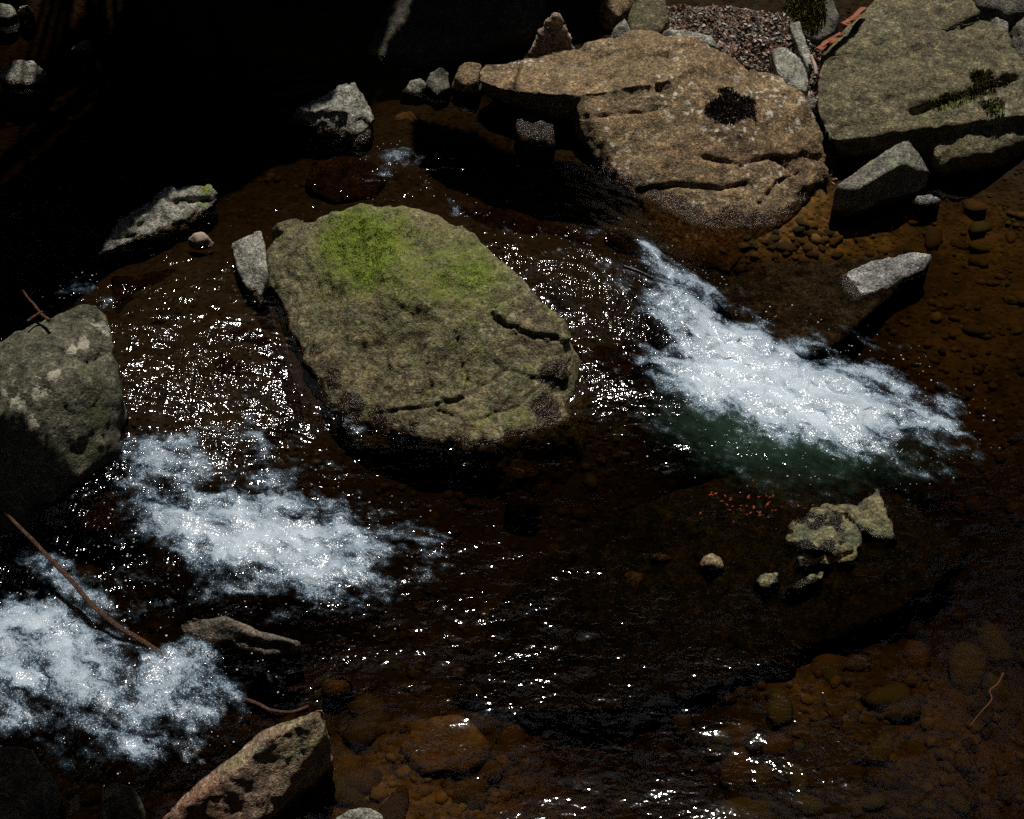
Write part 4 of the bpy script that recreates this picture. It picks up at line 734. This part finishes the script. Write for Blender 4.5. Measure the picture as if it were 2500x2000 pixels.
# ------------------------------------------------------------------ trees out of the frame
def flat_mat(name, c):
    m, t = mat(name); k = N(t); k.out(k.bsdf(c, .8, None, .2).outputs[0]); return m
M_TRUNK = simple_mat('hemlock_bark', (.09, .06, .045), (.06, .042, .03), .9, 12, .03); M_LEAF = [flat_mat('hemlock_green', (.030, .048, .016)), flat_mat('hemlock_dark', (.020, .033, .013))]
def tree(label, base, height, areas, limbs, lean=(0, 0), lrad=.05):
    bx, by = base; bz = float(gz(np.array([[bx, by]]))[0]) - .3
    e = bpy.data.objects.new('unseen_hemlock', None); COL.objects.link(e); e.location = (bx, by, bz); tag(e, label, 'tree')
    top = Vector((bx + lean[0], by + lean[1], bz + height)); b0 = Vector((bx, by, bz))
    path = [b0.lerp(top, s) + Vector((.12 * math.sin(5 * s), .1 * math.cos(4 * s), 0)) for s in np.linspace(0, 1, 12)]
    V, Fs = tube(path, np.linspace(.30, .07, 12), 12, .06); mesh_obj('trunk', V, Fs, M_TRUNK, parent=e, origin=np.array(b0))
    V = []; Fs = []; mi = []
    for poly, z0, h0, h1, cnt in areas:
        X = np.array([P(*(q_ if len(q_) == 3 else (*q_, z0))) for q_ in poly]); X = X - np.array(SD)[None] * ((X[:, 2] - z0) / SD.z)[:, None]; lo = X[:, :2].min(0); hi = X[:, :2].max(0); pp = [tuple(x[:2]) for x in X]
        g = RNG.uniform(lo, hi, (cnt * 4, 2)); g = g[in_poly(g[:, 0], g[:, 1], pp)][:cnt]; c = len(g); hh = RNG.uniform(h0, h1, c); p = np.c_[g, np.full(c, z0)] + np.array(SD)[None] * (hh / SD.z)[:, None]
        an = RNG.uniform(0, 6.28, c); L = RNG.uniform(.03, .065, c)[:, None]; d = np.c_[np.cos(an), np.sin(an), RNG.uniform(-.4, .1, c)]; sv = np.c_[-np.sin(an), np.cos(an), RNG.uniform(-.2, .2, c)] * L * .4
        V.append(np.stack([p - d * L * .5, p + sv, p + d * L - (0, 0, .02), p - sv], 1).reshape(-1, 3))
        for li in range(limbs):
            ce = np.mean(pp, 0) + (np.array(random.choice(pp)) - np.mean(pp, 0)) * .6; hh = (h0 + h1) / 2; tip = Vector((ce[0], ce[1], z0)) + SD * (hh / SD.z); st = b0.lerp(top, min(.95, max(.1, (tip.z + .4 - bz) / height)))
            lp = [st.lerp(tip, s) + Vector((0, 0, .3 * math.sin(3.14 * s))) for s in np.linspace(0, 1, 7)]; v2, f2 = tube(lp, np.linspace(lrad, min(lrad, .006), 7), 7, .05); mesh_obj('limb', v2, f2, M_TRUNK, parent=e, origin=np.array(st))
    V = np.concatenate(V); o = mesh_obj('crown', V, np.arange(len(V)).reshape(-1, 4), None, smooth=False, mats=M_LEAF, mi=RNG.integers(0, 2, len(V) // 4)); o.parent = e; o.location = -e.location
tree('hemlock beyond the top left whose boughs shade the upper left water', (-2.6, 12.0), 10,
     [([(-500,760,.3),(-60,690,.3),(60,640,.3),(125,605,.28),(228,508,.33),(330,428,.39),(402,383,.41),(470,352,.33),(560,300,.34),(640,250,.42),(700,206,.52),(690,190,.52),(742,165,.57),(795,115,.42),(835,30,.5),(870,-80,.6),(330,-80,.4),(210,60,.4),(250,110,.4),(130,200,.4),(-30,330,.4),(-500,330,.4)], .38, 3.2, 4.4, 70000),
      ([(-30,330),(-20,300),(240,90),(255,110),(130,210)], .42, 3.2, 3.8, 2600), ([(-30,180),(-30,165),(220,20),(230,40),(140,90)], .42, 3.2, 3.8, 2200), ([(-30,125),(40,90),(200,-10),(225,10),(140,60),(0,160)], .42, 3.2, 3.8, 3500), ([(-30,250),(200,75),(215,85),(-20,275)], .42, 3.2, 3.8, 2200)], 5)
tree('unseen hemlock added beyond the top middle to shade the hollow under the boulder ledge', (1.0, 12.4), 9,  # added tree; leaf patches placed to darken the hollow and behind the stump
     [([(875,262),(994,258),(1044,280),(1112,298),(1200,308),(1225,312),(1290,338),(1338,362),(1250,415),(1100,400),(1000,368),(930,345),(880,320)], .3, 2.4, 3.0, 9000),
      ([(798,150,.42),(820,80,.5),(862,20,.6),(890,-60,.7),(1262,-80,.5),(1262,100,.45),(1205,98,.45),(1105,98,.45),(1080,125,.45),(1015,148,.45),(950,148,.45),(890,152,.45)], .45, 2.8, 3.6, 12000)], 1, lrad=.007)
tree('unseen hemlock added beyond the left edge to shade the bottom left corner', (-5.2, 6.0), 8,  # added tree; leaf patches placed to darken the corner and boulder foot
     [([(-300,1550),(60,1550),(160,1590),(235,1650),(330,1725),(330,1850),(-300,1850)], .1, 3.4, 4.2, 9000), ([(-250,850,.38),(-20,880,.36),(80,930,.3),(150,985,.16),(130,1080,.03),(60,1190,.0),(-250,1250,0)], .15, 3.4, 4.2, 4500)], 2)
def sky_block_tree(label, base, height, rad, z0, n):  # unseen trees added to block skylight and its reflection in the water
    bx, by = base; bz = float(gz(np.array([[bx, by]]))[0]) - .3
    e = bpy.data.objects.new('unseen_hemlock', None); COL.objects.link(e); e.location = (bx, by, bz); tag(e, label, 'tree')
    path = [(bx + .2 * math.sin(3 * s), by + .15 * math.cos(4 * s), bz + height * s) for s in np.linspace(0, 1, 10)]
    V, Fs = tube(path, np.linspace(.34, .05, 10), 12, .06); mesh_obj('trunk', V, Fs, M_TRUNK, parent=e, origin=np.array((bx, by, bz)))
    s = RNG.uniform(0, 1, n) ** .8; an = RNG.uniform(0, 6.28, n); rr = rad * (1.05 - s) ** .7 * np.sqrt(RNG.uniform(.02, 1, n)) * (1 + .15 * np.sin(an * 5)); C = np.c_[bx + rr * np.cos(an), by + rr * np.sin(an), bz + z0 + (height - z0) * s - .25 * rr]
    d = np.c_[np.cos(an), np.sin(an), np.full(n, -.35)] + RNG.normal(0, .25, (n, 3)); sd = np.c_[-np.sin(an), np.cos(an), np.zeros(n)] + RNG.normal(0, .2, (n, 3)); L = RNG.uniform(.22, .5, n)[:, None]
    V = np.stack([C - d * L * .5, C + sd * L * .32, C + d * L * .7, C - sd * L * .32], 1).reshape(-1, 3)
    o = mesh_obj('crown', V, np.arange(4 * n).reshape(-1, 4), None, smooth=False, mats=M_LEAF, mi=RNG.integers(0, 2, n)); o.parent = e; o.location = -e.location
    for i_ in range(9):
        s_ = .25 + .07 * i_; a_ = i_ * 2.4; st = Vector((bx, by, bz + z0 * .6 + (height - z0 * .6) * (s_ - .2))); r_ = rad * (1.05 - s_) ** .7 * .9; tip = st + Vector((r_ * math.cos(a_), r_ * math.sin(a_), -.25 * r_)); v2, f2 = tube([st.lerp(tip, x_) for x_ in np.linspace(0, 1, 5)], np.linspace(.06, .015, 5), 6, .05); mesh_obj('limb', v2, f2, M_TRUNK, parent=e, origin=np.array(st))
for lb, b_, h_, r_, z_ in (('tall hemlock added to block sky on the left side of the ravine above the left boulder', (-7.2, 4.5), 13, 3.6, 2.2), ('tall hemlock added to block sky on the left side of the ravine, farther upstream', (-7.6, 10.5), 14, 3.6, 2.0), ('tall hemlock added to block sky on the right side of the ravine above the calm pool', (8.4, 4.0), 13, 3.6, 2.2),
     ('tall hemlock added to block sky on the right side of the ravine, farther upstream', (9.6, 10.5), 13, 3.4, 2.0), ('tall hemlock added to block sky behind the viewpoint on the left', (-3.6, -2.6), 14, 4.2, 3.2), ('tall hemlock added to block sky behind the viewpoint on the right', (4.0, -2.4), 14, 4.2, 3.2), ('tall hemlock added to block sky close behind the viewpoint on the left', (-4.2, .6), 13, 3.4, 4.6), ('tall hemlock added to block sky close behind the viewpoint on the right', (4.6, .4), 13, 3.4, 4.6), ('tall hemlock added to block sky on the left bank beyond the flat grey rock', (-7.0, 7.6), 13, 3.2, 2.4), ('tall hemlock added to block sky on the right bank beyond the olive boulder', (8.4, 7.4), 13, 3.2, 2.4), ('tall hemlock added to block sky directly behind the viewpoint', (0.2, -5.0), 16, 4.6, 3.0), ('tall hemlock added to block sky high on the slope above the stump', (-1.6, 18.6), 13, 3.0, .8), ('tall hemlock added to block sky high on the slope above the olive boulder', (6.6, 18.4), 13, 3.0, .8), ('tall hemlock added to block sky high on the slope above the brown boulder', (2.4, 19.4), 13, 3.0, .8), ('tall hemlock added to block sky high on the slope above the shaded water', (-5.4, 17.5), 13, 3.2, .8)):
    sky_block_tree(lb, b_, h_, r_, z_, 5200)
